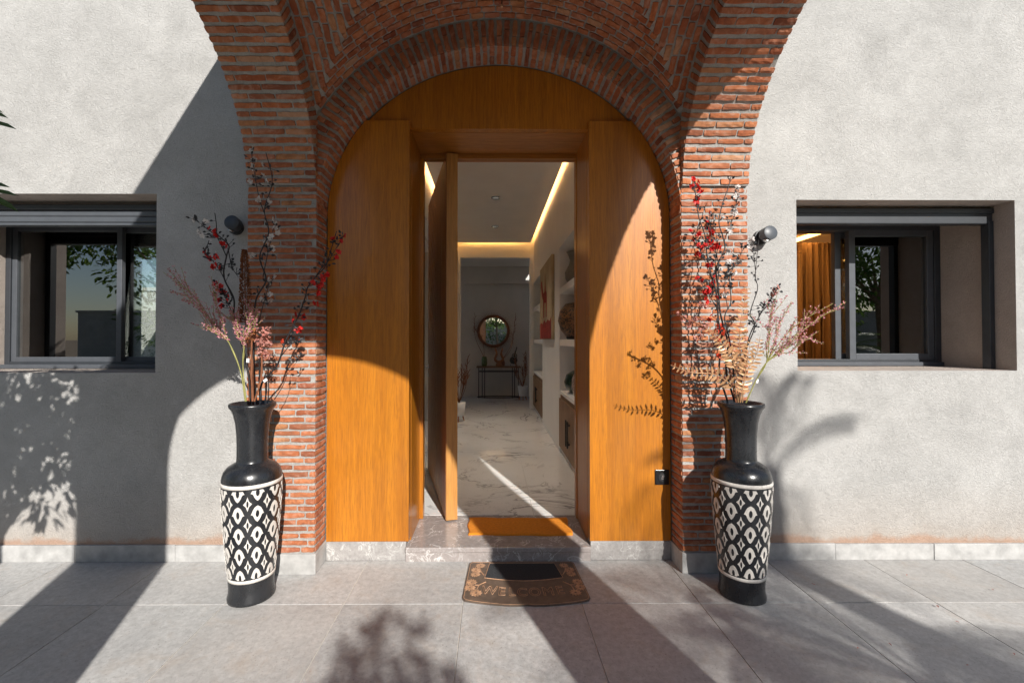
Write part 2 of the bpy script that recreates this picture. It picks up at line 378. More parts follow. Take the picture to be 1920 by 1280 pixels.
def bez(pts, n=8):
    """smooth curve through points"""
    pts = [Vector(p) for p in pts]; out = []
    P = [pts[0] * 2 - pts[1]] + pts + [pts[-1] * 2 - pts[-2]]
    for i in range(1, len(P) - 2):
        for j in range(n):
            t = j / n; a, b, c, d = P[i - 1], P[i], P[i + 1], P[i + 2]
            out.append(0.5 * ((2 * b) + (c - a) * t + (2 * a - 5 * b + 4 * c - d) * t * t + (3 * b - a - 3 * c + d) * t ** 3))
    out.append(pts[-1]); return out

# ================================================================== THE SETTING
# ---- ground sheet and tiled terrace
g = MB().box(-900, 900, -900, 900, -0.5, -0.045).build('ground', plain('garden_soil', (0.20, 0.15, 0.10), 0.95, 0.3, 0.8, 0.4)); tag(g, kind='structure')
pav = MB().box(-7.2, 7.2, -4.62, 0.0, -0.04, -0.004).build('paving', M['grout']); tag(pav, kind='structure')
TW = 0.612; X0T = -0.135            # joint through the middle of the mat
rows = [(-0.452, 0.0), (-1.676, -0.452), (-2.9, -1.676), (-4.124, -2.9)]
tmesh = {}
for (ya, yb) in rows:
    for i in range(-10, 10):
        xa = X0T + i * TW
        if xa < -6.6 or xa > 6.6: continue
        key = round(yb - ya, 3)
        if key not in tmesh:
            h = MB().box(0.0022, TW - 0.0022, 0.0022, (yb - ya) - 0.0022, -0.02, 0.0, b=0.0012)
            o = h.build('tile', M['tile'], pav); tmesh[key] = o.data
        else:
            o = bpy.data.objects.new('tile', tmesh[key]); col.objects.link(o); o.parent = pav
        o.location = (xa, ya, random.uniform(-0.0008, 0.0006))

# ---- house shell
XL, XR = -1.01, 1.126               # inner faces of the brick piers
PL, PR = -1.417, 1.523              # outer faces of the brick piers
XC = (XL + XR) / 2; RA = (XR - XL) / 2
ZS, RISE = 2.12, 0.97               # door arch springing and rise
WL = (-3.435, -2.065, 1.154, 2.262); WR = (1.919, 3.295, 1.165, 2.232)
TH = 0.60
house = empty('house', 'house front of grey trowelled plaster with two dark framed windows', 'house')
def plaster_block(n, x0, x1, z0, z1, m='plaster'):
    return part(n, M[m], house, lambda b: b.box(x0, x1, 0, TH, z0, z1))
def wall_with_window(x0, x1, W, name='wall'):
    a, b, c, d = W
    m = MB(); t = 4.2
    # front face ring + back + reveals, as one closed wall
    for (xa, xb, za, zb) in ((x0, a, 0, t), (b, x1, 0, t), (a, b, 0, c), (a, b, d, t)):
        m.add([(xa, 0, za), (xb, 0, za), (xb, 0, zb), (xa, 0, zb)], [(0, 1, 2, 3)])
        m.add([(xa, TH, za), (xb, TH, za), (xb, TH, zb), (xa, TH, zb)], [(3, 2, 1, 0)])
    for p, q in (((a, c), (b, c)), ((b, c), (b, d)), ((b, d), (a, d)), ((a, d), (a, c))):
        m.add([(p[0], 0, p[1]), (p[0], TH, p[1]), (q[0], TH, q[1]), (q[0], 0, q[1])], [(0, 1, 2, 3)], 1)
    m.add([(x0, 0, 0), (x0, TH, 0), (x0, TH, t), (x0, 0, t)], [(0, 1, 2, 3)])
    m.add([(x1, 0, 0), (x1, TH, 0), (x1, TH, t), (x1, 0, t)], [(0, 1, 2, 3)])
    m.add([(x0, 0, t), (x1, 0, t), (x1, TH, t), (x0, TH, t)], [(0, 1, 2, 3)])
    return m.build(name, [M['plaster'], M['plaster_reveal_bounce']], house, fix=False)
wall_with_window(-8.5, -1.02, WL); wall_with_window(1.14, 8.5, WR)
part('wall', M['plaster_plain'], house, lambda m: m.box(-1.02, 1.14, 0.085, TH, 2.72, 4.2))
def slab_holes(m, x0, x1, y0, y1, z0, z1, holes):
    xs = sorted({x0, x1, *[h for q in holes for h in q[:2]]}); ys = sorted({y0, y1, *[h for q in holes for h in q[2:]]})
    for xa, xb in zip(xs, xs[1:]):
        for ya, yb in zip(ys, ys[1:]):
            if not any(h[0] <= xa and xb <= h[1] and h[2] <= ya and yb <= h[3] for h in holes): m.box(xa, xb, ya, yb, z0, z1)
FILL_OPENINGS = [(0.95, 2.6, 5.62, 6.9), (-3.7, -1.1, 0.75, 2.6), (-2.1, -0.95, 5.62, 7.0), (5.3, 7.2, 0.8, 2.3), (-7.9, -5.6, 0.7, 2.3)]  # unseen roof openings, added to let fill daylight into hall and rooms
part('roof', M['plaster_plain'], house, lambda m: slab_holes(m, -8.4, 8.4, TH + .001, 7.6, 3.5, 3.62, FILL_OPENINGS))
# skirting stones along the wall
def plinth_run(x0, x1, step):
    x = x0
    while x < x1 - 0.02:
        xe = min(x + step, x1)
        part('plinth_stone', M['plinth'], house, lambda m: m.box(x + 0.0012, xe - 0.0012, -0.014 + random.uniform(-.0015, .0015), 0.004, 0.0, 0.1 + random.uniform(-.002, .002), b=0.002))
        x = xe
plinth_run(-6.2, PL - 0.002, 0.611); plinth_run(PR + 0.002, 6.6, 0.611)

# ---- windows
def frame_rect(m, x0, x1, z0, z1, w, y0, y1, b=0.004):
    m.box(x0, x0 + w, y0, y1, z0, z1, b=b); m.box(x1 - w, x1, y0, y1, z0, z1, b=b)
    m.box(x0 + w, x1 - w, y0 + .001, y1 - .001, z0, z0 + w, b=b); m.box(x0 + w, x1 - w, y0 + .001, y1 - .001, z1 - w, z1, b=b)
# left window: two sliding sashes, roller shutter box half lowered
wl_ = part('window', M['dark_metal'], house, lambda m: frame_rect(m, WL[0] + .002, WL[1] - .002, WL[2] + .012, 2.20, 0.038, 0.35, 0.46))
zl = 2.085
for (x0, x1, y0) in ((WL[0] + 0.036, -2.62, 0.362), (-2.70, WL[1] - 0.036, 0.402)):
    part('sash', M['grey_metal'], wl_, lambda m: frame_rect(m, x0, x1, WL[2] + 0.044, 2.166, 0.037, y0, y0 + 0.034, 0.003))
    part('pane', M['glass'], wl_, lambda m: m.box(x0 + .033, x1 - .033, y0 + .014, y0 + .019, WL[2] + .077, 2.133))
for k in range(3):
    zb = WL[3] - 0.026 - k * 0.040
    part('shutter_slat', M['grey_metal'] if k else M['dark_metal'], wl_, lambda m: m.box(WL[0] + .004, WL[1] - .004, 0.125 + .004 * (k % 2), 0.165, zb - 0.0385, zb, b=0.008))
part('shutter_bar', M['grey_metal'], wl_, lambda m: m.box(WL[0] + .004, WL[1] - .004, 0.12, 0.17, WL[3] - 0.166, WL[3] - 0.148, b=0.004))
part('shutter_rail', M['dark_metal'], wl_, lambda m: m.box(WL[0] + .0015, WL[0] + .04, 0.12, 0.17, WL[2] + .01, WL[3] - 0.05, b=0.003))
part('sill', M['grey_metal'], wl_, lambda m: m.box(WL[0] + .003, WL[1] - .003, 0.30, 0.46, WL[2] + .003, WL[2] + .03, b=0.003))
# right window: left half slid open, sash standing on the right
wr_ = part('window', M['dark_metal'], house, lambda m: frame_rect(m, WR[0] + .002, WR[1] - .002, WR[2] + .006, 2.20, 0.045, 0.34, 0.46))
part('shutter_box', M['dark_metal'], wr_, lambda m: (m.box(WR[0] + .003, WR[1] - .003, 0.12, 0.175, WR[3] - 0.118, WR[3] - 0.045, b=0.006), m.box(WR[0] + .003, WR[1] - .003, 0.11, 0.13, WR[3] - 0.050, WR[3] - 0.018, b=0.004)))
part('shutter_rail', M['dark_metal'], wr_, lambda m: m.box(WR[1] - .035, WR[1] - .0015, 0.115, 0.165, WR[2] + .004, WR[3] - 0.1, b=0.003))
part('head_board', M['plaster_reveal_bounce'], wr_, lambda m: m.box(WR[0] + .003, WR[1] - .003, 0.06, 0.40, 2.204, 2.226))
sx0, sx1 = 2.625, WR[1] - 0.05
part('sash', M['grey_metal'], wr_, lambda m: frame_rect(m, sx0, sx1, WR[2] + 0.045, 2.16, 0.046, 0.345, 0.385, 0.003))
part('pane', M['glass'], wr_, lambda m: m.box(sx0 + .042, sx1 - .042, 0.362, 0.367, WR[2] + .087, 2.118))
part('sash', M['grey_metal'], wr_, lambda m: frame_rect(m, 2.565, sx1 - .01, WR[2] + 0.045, 2.16, 0.046, 0.402, 0.442, 0.003))
part('pane', M['glass'], wr_, lambda m: m.box(2.607, sx1 - .052, 0.418, 0.423, WR[2] + .087, 2.118))
part('sill', M['grey_metal'], wr_, lambda m: m.box(WR[0] + .003, WR[1] - .003, 0.32, 0.46, WR[2] + .003, WR[2] + .03, b=0.003))

# the windows sit deep in the wall, the roller shutters run near its face
for w_ in (wl_, wr_):
    w_.location.y = 0.12 if w_ is wr_ else 0.05
    for c_ in w_.children:
        if c_.name.startswith('shutter'): c_.location.y = -w_.location.y
# ---- brick portico ------------------------------------------------------------
portico = empty('brick_portico', 'red brick entrance portico with round arches and a groin vault', 'portico')
YF = -0.16                         # front face of the rear piers
SPY, SPZ, SB, SR = -1.43, 2.26, 1.252, 0.90     # side arches: ellipse in the y-z plane
YB0, YB1 = -2.69, -3.14            # front pillars
ZROOF = 3.56
RING = 0.156; SRING = 0.125
BR = []                            # bricks: (parent, centre, u, v, n, length, thickness)
def pier(x0, x1, inner):
    m = MB(); e = 0.006
    m.box(x0 + e, x1 - e, YF + e, 0.05, 0.1, SPZ)
    p = m.build('pier', M['mortar'], portico)
    part('pier_base', M['plinth'], p, lambda q: q.box(x0 - .004, x1 + .004, YF - .006, 0.03, 0.0, 0.118, b=0.003))
    z = 0.1205; k = 0
    while z < SPZ - 0.037:
        s = 0.03955; th = 0.0252 * random.uniform(0.88, 1.12); zc = z + s / 2
        x = x0 + (0 if k % 2 else -random.uniform(.05, .11)); 
        while x < x1:
            L = random.uniform(0.155, 0.205); xa, xb = max(x, x0), min(x + L, x1)
            if xb - xa > 0.03:
                BR.append((p, Vector(((xa + xb) / 2, YF + random.uniform(-.003, .0015), zc + random.uniform(-.0015, .0015))), Vector((1, 0, random.uniform(-.008, .008))), Vector((0, 0, 1)), Vector((0, -1, 0)), xb - xa - 0.010, th))
            x += L
        for sx, nx in ((inner, 1 if inner == x1 else -1), (x0 if inner == x1 else x1, -1 if inner == x1 else 1)):
            cut = random.choice((0.16, 0.10, 0.12)) if k % 2 else 0.16
            ya = YF + 0.004
            for yb in ((ya + cut, 0.0) if cut < 0.16 else (0.0,)):
                if yb - ya > 0.025:
                    BR.append((p, Vector((sx + nx * random.uniform(-.001, .003), (ya + yb) / 2, zc)), Vector((0, 1, 0)), Vector((0, 0, 1)), Vector((nx, 0, 0)), yb - ya - 0.008, th))
                ya = yb
        z += s; k += 1
    return p
pier(PL, XL, XL); pier(XR, PR, XR)
# door arch: ring with its face and its soffit
def ell(a, r=0.0): return (XC + (RA + r) * math.cos(a), ZS + (RISE + r) * math.sin(a))
def arch_core(name, y0, y1, rin, rout, mat, n=72):
    m = MB()
    for i in range(n + 1):
        a = math.pi * i / n
        for (r, y) in ((rin, y0), (rout, y0), (rout, y1), (rin, y1)):
            x, z = ell(a, r); m.v.append((x, y, z))
    for i in range(n):
        for j in range(4):
            m.f.append((i * 4 + j, i * 4 + (j + 1) % 4, (i + 1) * 4 + (j + 1) % 4, (i + 1) * 4 + j)); m.mi.append(0)
    return m.build(name, mat, portico)
darch = arch_core('door_arch', YF + 0.010, 0.05, 0.005, RING + 0.12, M['mortar'])
def arch_steps(f, s):
    """angles at even arc length"""
    A = np.linspace(0, math.pi, 2001); P = np.array([f(a) for a in A]); d = np.r_[0, np.cumsum(np.hypot(*np.diff(P, axis=0).T))]
    n = int(d[-1] / s); return np.interp((np.arange(n) + .5) * d[-1] / n, d, A)
for k, a in enumerate(arch_steps(ell, 0.0425)):
    x, z = ell(a); nx, nz = math.cos(a) / RA, math.sin(a) / RISE; nn = Vector((-nx, 0, -nz)).normalized(); t = Vector((-nn.z, 0, nn.x))
    th = 0.0275 * random.uniform(0.88, 1.1)
    cut = random.choice((None, None, 0.10, 0.06))
    ya = YF + 0.003
    for yb in ((ya + cut, 0.026) if cut else (0.026,)):
        BR.append((darch, Vector((x, (ya + yb) / 2, z)) + nn * random.uniform(-.001, .003), Vector((0, 1, 0)), t, nn, yb - ya - .008, th)); ya = yb
    rr = random.choice((None, 0.06, 0.10)); ra = 0.004
    for rb in ((rr, RING) if rr else (RING,)):
        c = Vector((x, YF + random.uniform(-.003, .001), z)) - nn * ((ra + rb) / 2)
        if not (c.z < SPZ + .02 and (c.x < XL + .01 or c.x > XR - .01)): BR.append((darch, c, -nn, t, Vector((0, -1, 0)), rb - ra - .008, th * 1.05))
        ra = rb
# side arches
def sel(a, r=0.0): return (SPY + (SB + r) * math.cos(a), SPZ + (SR + r) * math.sin(a))
def side_arch(x0, x1, inner):
    m = MB(); e = 0.006; xa, xb = x0 + e, x1 - e
    n = 60; arc = [sel(math.pi * i / n, 0.005) for i in range(n + 1)]
    top = ZROOF - 0.06
    for i in range(n):
        (y0, z0), (y1, z1) = arc[i], arc[i + 1]
        for x in (xa, xb): m.add([(x, y0, z0), (x, y1, z1), (x, y1, top), (x, y0, top)], [(0, 1, 2, 3)], 1 if (x == xa) == (inner == x1) else 0)
        m.add([(xa, y0, z0), (xb, y0, z0), (xb, y1, z1), (xa, y1, z1)], [(0, 1, 2, 3)])
    yr, yf = arc[0][0], arc[-1][0]
    m.box(xa, xb, yr, 0.0, SPZ + .001, top, 0); m.box(xa, xb, YB1, yf, SPZ + .001, top, 0)
    p = m.build('side_arch', [M['mortar'], M['plaster_plain']], portico)
    inx = 1 if inner == x1 else -1
    for k, a in enumerate(arch_steps(sel, 0.0440)):
        if a > 2.2: continue
        y, z = sel(a); nn = Vector((0, -math.cos(a) / SB, -math.sin(a) / SR)).normalized(); t = Vector((0, nn.z, -nn.y))
        th = 0.0268 * random.uniform(0.86, 1.12)
        x = x0 - (0.0 if k % 2 else random.uniform(.05, .12))
        while x < x1:
            L = random.uniform(0.145, 0.20); a0, b0 = max(x, x0), min(x + L, x1)
            if b0 - a0 > 0.03:
                BR.append((p, Vector(((a0 + b0) / 2, y, z)) + nn * random.uniform(.0, .005), Vector((1, random.uniform(-.008, .008), 0)), t, nn, b0 - a0 - .009, th))
            x += L
        c = Vector((inner + inx * random.uniform(-.001, .002), y, z)) - nn * (SRING / 2 + .002)
        BR.append((p, c, -nn, t, Vector((inx, 0, 0)), SRING - .008, th))
    return p
side_arch(PL, XL, XL); side_arch(XR, PR, XR)
# groin vault
def vz(x, y):
    u = min(1, abs(x - XC) / RA); v = min(1, abs(y - SPY) / 1.27)
    eb = ZS + (RISE + RING) * math.sqrt(max(0, 1 - (u * RA / (RA + RING)) ** 2)) + .002
    es = SPZ + (SR + SRING) * math.sqrt(max(0, 1 - (v * 1.27 / (SB + SRING)) ** 2)) + .002
    h2 = (eb - ZS) ** 2 + (es - ZS) ** 2 - 0.53 ** 2
    return 0.86 * max(eb, es) + 0.14 * (ZS + math.sqrt(max(0.01, h2)))
def veb(x): return ZS + (RISE + RING) * math.sqrt(max(0, 1 - (min(RA, abs(x - XC)) / (RA + RING)) ** 2))
def ves(y): return SPZ + (SR + SRING) * math.sqrt(max(0, 1 - (min(1.27, abs(y - SPY)) / (SB + SRING)) ** 2))
def crease_x(y):
    a, b = 0.0, RA
    for _ in range(24):
        c = (a + b) / 2
        if veb(XC + c) >= ves(y): a = c
        else: b = c
    return a
def crease_y(x):
    a, b = 0.0, 1.27
    for _ in range(24):
        c = (a + b) / 2
        if ves(SPY + c) >= veb(x): a = c
        else: b = c
    return a
def vn(x, y):
    d = 0.004; gx = (vz(x + d, y) - vz(x - d, y)) / (2 * d); gy = (vz(x, y + d) - vz(x, y - d)) / (2 * d)
    return Vector((gx, gy, -1)).normalized()
m = MB(); NX, NY = 60, 70
for j in range(NY + 1):
    for i in range(NX + 1):
        x = XL - .02 + (XR - XL + .04) * i / NX; y = YB0 - .02 + (YF - YB0 + .04) * j / NY
        m.v.append((x, y, vz(x, y) + 0.010))
for j in range(NY):
    for i in range(NX):
        a = j * (NX + 1) + i; m.f.append((a, a + NX + 1, a + NX + 2, a + 1)); m.mi.append(0)
vault = m.build('vault', M['mortar'], portico, smooth=True, fix=False)
# courses of the cell behind (parallel to the door) and of the two side cells
yy = YF - 0.022; k = 0
while yy > -1.40:
    xm = crease_x(yy) - 0.004
    x = -xm
    while x < xm - .006:
        n_ = vn(XC + x, yy); dx = random.uniform(.072, .098) * abs(n_.z) / math.hypot(n_.x, n_.z); xe = min(x + (dx * random.uniform(.35, 1) if x == -xm else dx), xm)
        xc = (x + xe) / 2
        if xe - x > 0.006:
            n_ = vn(XC + xc, yy); u_ = Vector((-n_.z, 0, n_.x)).normalized(); v_ = n_.cross(u_)
            L = (xe - x) / max(.15, abs(u_.x))
            BR.append((vault, Vector((XC + xc, yy, vz(XC + xc, yy) + .001)) + n_ * random.uniform(0, .003), u_, v_, n_, L - .009, 0.031 * random.uniform(.9, 1.08)))
        x = xe
    yy -= 0.0425; k += 1
for sgn in (-1, 1):
    xx = RA - 0.022
    while xx > 0.12:
        ym = crease_y(XC + sgn * xx) - .005
        y = ym
        while y > -0.15:
            n_ = vn(XC + sgn * xx, SPY + y); dy = random.uniform(.072, .10) * abs(n_.z) / math.hypot(n_.y, n_.z); ye = y - dy; yc = (y + ye) / 2
            n_ = vn(XC + sgn * xx, SPY + yc); u_ = Vector((0, -n_.z, n_.y)).normalized(); v_ = n_.cross(u_)
            BR.append((vault, Vector((XC + sgn * xx, SPY + yc, vz(XC + sgn * xx, SPY + yc) + .001)) + n_ * random.uniform(0, .003), u_, v_, n_, dy / max(.15, abs(u_.y)) - .009, 0.031 * random.uniform(.9, 1.08)))
            y = ye
        xx -= 0.0425
# front arch and front pillars (behind the viewer), roof
for (x0, x1) in ((PL, XL), (XR, PR)):
    part('pillar', M['brick_far'], portico, lambda m: (m.box(x0, x1, YB1, YB0, 0.11, SPZ), m.box(x0 - .004, x1 + .004, YB1 - .004, YB0 + .004, 0, 0.118)))
def front_arch(m):
    n = 48; arc = [ell(math.pi * i / n) for i in range(n + 1)]; top = ZROOF - .06
    for i in range(n):
        (xa, za), (xb, zb) = arc[i], arc[i + 1]
        for y in (YB1, YB0): m.add([(xa, y, za), (xb, y, zb), (xb, y, top), (xa, y, top)], [(0, 1, 2, 3)])
        m.add([(xa, YB1, za), (xa, YB0, za), (xb, YB0, zb), (xb, YB1, zb)], [(0, 1, 2, 3)])
    m.box(XL - .02, XL + .001, YB1, YB0, ZS, top); m.box(XR - .001, XR + .02, YB1, YB0, ZS, top)
part('front_arch', M['brick_far'], portico, front_arch)
part('roof', M['plaster_plain'], portico, lambda m: m.box(PL, PR, YB1, -0.002, ZROOF - .06, ZROOF))

# ---- bricks: the 300 that show largest are parts, the rest one mass
def brick_template(seed, L=0.17, T=0.028, D=0.022):
    r = random.Random(seed); nx, nz = 6, 3; vs = []
    for k in range(nz):
        for i in range(nx):
            fx, fz = i / (nx - 1) - .5, k / (nz - 1) - .5
            edge = (i in (0, nx - 1)) or (k in (0, nz - 1)); corner = (i in (0, nx - 1)) and (k in (0, nz - 1))
            vs.append((fx * 1.0 + r.uniform(-.014, .014), (r.uniform(-.0035, -.001) if corner else r.uniform(-.0025, 0.0) if edge else r.uniform(-.001, .0012)), fz * (1 - (.06 if corner else 0)) + r.uniform(-.11, .06) * (1 if edge else .5)))
    rim = list(range(nx)) + [nx * 2 - 1] + list(range(nx * 3 - 1, nx * 2 - 1, -1)) + [nx]
    fs = [(k * nx + i, k * nx + i + 1, (k + 1) * nx + i + 1, (k + 1) * nx + i) for k in range(nz - 1) for i in range(nx - 1)]
    o = len(vs)
    for q in rim: x, y, z = vs[q]; vs.append((x * 1.01, -D, z * 1.04))
    fs += [(rim[(j + 1) % len(rim)], rim[j], o + j, o + (j + 1) % len(rim)) for j in range(len(rim))]
    return vs, fs
TPL = [brick_template(100 + i) for i in range(10)]
TME = []
for i, (vs_, fs_) in enumerate(TPL):
    me = bpy.data.meshes.new('brick'); me.from_pydata(vs_, [], fs_); me.materials.append(M['brick']); TME.append(me)
    bm = bmesh.new(); bm.from_mesh(me); bmesh.ops.recalc_face_normals(bm, faces=bm.faces[:])
    # open at the back: make sure the front looks along +y
    fr = [f for f in bm.faces if all(v.index < 18 for v in f.verts)]
    if fr[0].normal.y < 0: bmesh.ops.reverse_faces(bm, faces=bm.faces[:])
    bm.to_mesh(me); bm.free()
def bmat(c, u, v, n, L, T):
    u = u.normalized(); n = n.normalized(); v = n.cross(u)     # right-handed: x=u, y=n, z=u x n
    z = u.cross(n)
    return Matrix(((u.x * L, n.x, z.x * T, c.x), (u.y * L, n.y, z.y * T, c.y), (u.z * L, n.z, z.z * T, c.z), (0, 0, 0, 1)))
score = []
for i, (p, c, u, v, n, L, T) in enumerate(BR):
    a = [project(c + u * (sx * L / 2) + u.cross(n).normalized() * (sz * T / 2)) for sx, sz in ((-1, -1), (1, -1), (1, 1), (-1, 1))]
    if any(q is None for q in a) or n.dot(CAM - c) <= 0: score.append(-1); continue
    cx = sum(q[0] for q in a) / 4; cy = sum(q[1] for q in a) / 4
    ar = abs(sum(a[j][0] * a[(j + 1) % 4][1] - a[(j + 1) % 4][0] * a[j][1] for j in range(4))) / 2
    score.append(ar if (0 < cx < 1920 and 0 < cy < 1280) else -1)
order = sorted(range(len(BR)), key=lambda i: -score[i]); big = set(order[:300])
V = []; F = []; RN = []
for i, (p, c, u, v, n, L, T) in enumerate(BR):
    mt = bmat(c, u, v, n, L, T); q = random.randrange(len(TPL))
    if i in big:
        o = bpy.data.objects.new('brick', TME[q]); col.objects.link(o); o.parent = p; o.matrix_world = mt
    else:
        A = np.array(mt); P_ = np.array(TPL[q][0]) @ A[:3, :3].T + A[:3, 3]; o = len(V)
        V.extend(P_.tolist()); fs_ = [tuple(j + o for j in f.vertices) for f in TME[q].polygons]; F.extend(fs_); RN.extend([random.random()] * len(P_))
me = bpy.data.meshes.new('brickwork'); me.from_pydata(V, [], F); me.materials.append(M['brick'])
at = me.attributes.new('rnd', 'FLOAT', 'POINT'); at.data.foreach_set('value', RN)
bw = bpy.data.objects.new('brickwork', me); col.objects.link(bw); bw.parent = portico; tag(bw, kind='stuff')

# ---- wooden door surround
sur = empty('door_surround', 'varnished orange oak surround filling the brick arch around the doorway', 'door frame')
DX0, DX1, DZ1 = -0.499, 0.622, 2.686; PTOP = 2.724
def arch_edge(x, r=-0.004):
    t = (x - XC) / (RA + r); return ZS + (RISE + r) * math.sqrt(max(0, 1 - t * t))
def side_panel(sign):
    e0 = XL + .004 if sign < 0 else XR - .004; e1 = DX0 if sign < 0 else DX1
    # outer edge follows the arch up to the panel top
    pts = [(e1, 0.116), (e1, PTOP)]
    a1 = math.asin((PTOP - ZS) / (RISE - .004)); n = 16
    for i in range(n + 1):
        a = a1 * (1 - i / n); x = XC + sign * (RA - .004) * math.cos(a); pts.append((x, ZS + (RISE - .004) * math.sin(a)))
    pts.append((e0, 0.116))
    m = MB(); m.prism(pts, lambda a, b: (a, 0.0, b), lambda a, b: (a, 0.075, b))
    return m.build('panel', M['wood'], sur)
side_panel(-1); side_panel(1)
n = 40; a1 = math.asin((DZ1 - ZS) / (RISE - .004))
pts = [(XC + (RA - .004) * math.cos(a1 + (math.pi - 2 * a1) * i / n), ZS + (RISE - .004) * math.sin(a1 + (math.pi - 2 * a1) * i / n)) for i in range(n + 1)]
part('tympanum', M['wood'], sur, lambda m: m.prism(pts, lambda a, b: (a, 0.028, b), lambda a, b: (a, 0.074, b)))
part('jamb', M['wood'], sur, lambda m: m.box(DX0 - .03, DX0 + .0015, 0.076, 0.40, 0.09, DZ1 - .003))
part('jamb', M['wood'], sur, lambda m: m.box(DX1 - .0015, DX1 + .03, 0.076, 0.40, 0.09, DZ1 - .003))
part('lintel', M['wood_x'], sur, lambda m: m.box(DX0 - .03, DX1 + .03, 0.0755, 0.40, DZ1 - .002, DZ1 + .03))
fr = part('frame', M['wood_x'], sur, lambda m: m.box(DX0 - .02, DX1 + .02, 0.402, 0.47, DZ1 - .034, DZ1 + .02, b=.002))
part('frame', M['wood'], sur, lambda m: m.box(DX0 - .02, DX0 + .026, 0.402, 0.47, 0.09, DZ1 - .036, b=.003))
part('frame', M['wood'], sur, lambda m: m.box(DX1 - .008, DX1 + .02, 0.402, 0.47, 0.09, DZ1 - .036, b=.003))
for s, (a, b) in ((-1, (XL + .006, DX0 - .016)), (1, (DX1 + .002, XR - .006))):
    part('stone_base', M['marble_base'], sur, lambda m: m.box(a, b, -0.004, 0.08, 0.0, 0.1145, b=.002))
part('wall_backing', M['plaster_plain'], sur, lambda m: (m.box(XL - .05, DX0 - .032, 0.0765, TH, 0.0, 3.3), m.box(DX1 + .032, XR + .05, 0.0765, TH, 0.0, 3.3)))

# ---- step
st = MB().box(DX0 - .015, DX1 - .001, -0.018, 0.472, 0.0, 0.058).box(DX0 - .015, DX1 - .001, -0.028, 0.473, 0.058, 0.089, b=.004).build('entrance_step', M['marble_grey'])
tag(st, 'low brown grey marble step with white veins below the doorway', 'step')

# ---- front door leaf, standing open
door = empty('front_door', 'tall oak front door with diagonal grooves standing wide open', 'door')
A = Vector((-0.300, 0.352, 0)); B = Vector((-0.607, 1.60, 0)); du = (B - A).normalized(); dn = Vector((du.y, -du.x, 0)); LD = (B - A).length
# du runs into the hall; the grooved face looks left (-dn), the edge looks at the viewer
def dpt(s, t, z): return A + du * s + dn * t + Vector((0, 0, z))
DZ0, DZT = 0.10, 2.672; DT = 0.075
def dbox(m, s0, s1, t0, t1, z0, z1):
    v = [dpt(s, t, z) for z in (z0, z1) for t in (t0, t1) for s in (s0, s1)]
    m.add(v, [(0, 2, 3, 1), (4, 5, 7, 6), (0, 1, 5, 4), (2, 6, 7, 3), (0, 4, 6, 2), (1, 3, 7, 5)])
part('leaf', M['wood_door'], door, lambda m: dbox(m, 0.003, LD, 0.008, DT - .008, DZ0, DZT))
part('edge_strip', M['wood_pale'], door, lambda m: dbox(m, 0.0, 0.003, -0.002, DT, DZ0, DZT))
# boards: upright boards on the near half, diagonal boards on the far half (both faces)
nb = 6; HB = 0.62
for i in range(nb):
    s0 = 0.004 + i * HB / nb; 
    part('board', M['wood_door'], door, lambda m: dbox(m, s0 + .004, s0 + HB / nb - .004, -0.006, 0.0078, DZ0 + .002, DZT - .002))
zz = DZ0 - 0.6; step = 0.135
while zz < DZT:
    # clip a 45 degree strip to the rectangle s in [HB,LD], z in [DZ0,DZT]
    poly = [(HB + .006, zz), (LD - .002, zz + (LD - HB) * 0.85), (LD - .002, zz + (LD - HB) * 0.85 + step - .014), (HB + .006, zz + step - .014)]
    def clip(P, f, g):
        out = []
        for a, b in zip(P, P[1:] + P[:1]):
            fa, fb = f(a), f(b)
            if fa >= 0: out.append(a)
            if fa * fb < 0: t = fa / (fa - fb); out.append((a[0] + (b[0] - a[0]) * t, a[1] + (b[1] - a[1]) * t))
        return out
    poly = clip(poly, lambda p: p[1] - DZ0 - .002, 0)
    if poly: poly = clip(poly, lambda p: DZT - .002 - p[1], 0)
    if len(poly) > 2: part('board', M['wood_door'], door, lambda m: m.prism(poly, lambda a, b: dpt(a, -0.006, b), lambda a, b: dpt(a, 0.0078, b)))
    zz += step
hd = part('handle', M['chrome'], door, lambda m: (m.tube([dpt(LD - .07, -.004, 1.10), dpt(LD - .07, -.05, 1.10)], .010, 10), m.tube([dpt(LD - .07, -.05, 1.10), dpt(LD - .20, -.055, 1.10)], .009, 10), m.tube([dpt(LD - .07, -.002, 1.10), dpt(LD - .07, -.010, 1.10)], .026, 16)))
part('lock_rose', M['chrome'], door, lambda m: (m.tube([dpt(LD - .07, -.002, 1.02), dpt(LD - .07, -.012, 1.02)], .024, 16), m.tube([dpt(LD - .07, -.002, 1.55), dpt(LD - .07, -.012, 1.55)], .018, 12)))
part('pivot', M['black_matt'], door, lambda m: (dbox(m, 0.05, 0.12, .02, .055, DZT, DZT + .012), dbox(m, .05, .12, .02, .055, DZ0 - .010, DZ0)))

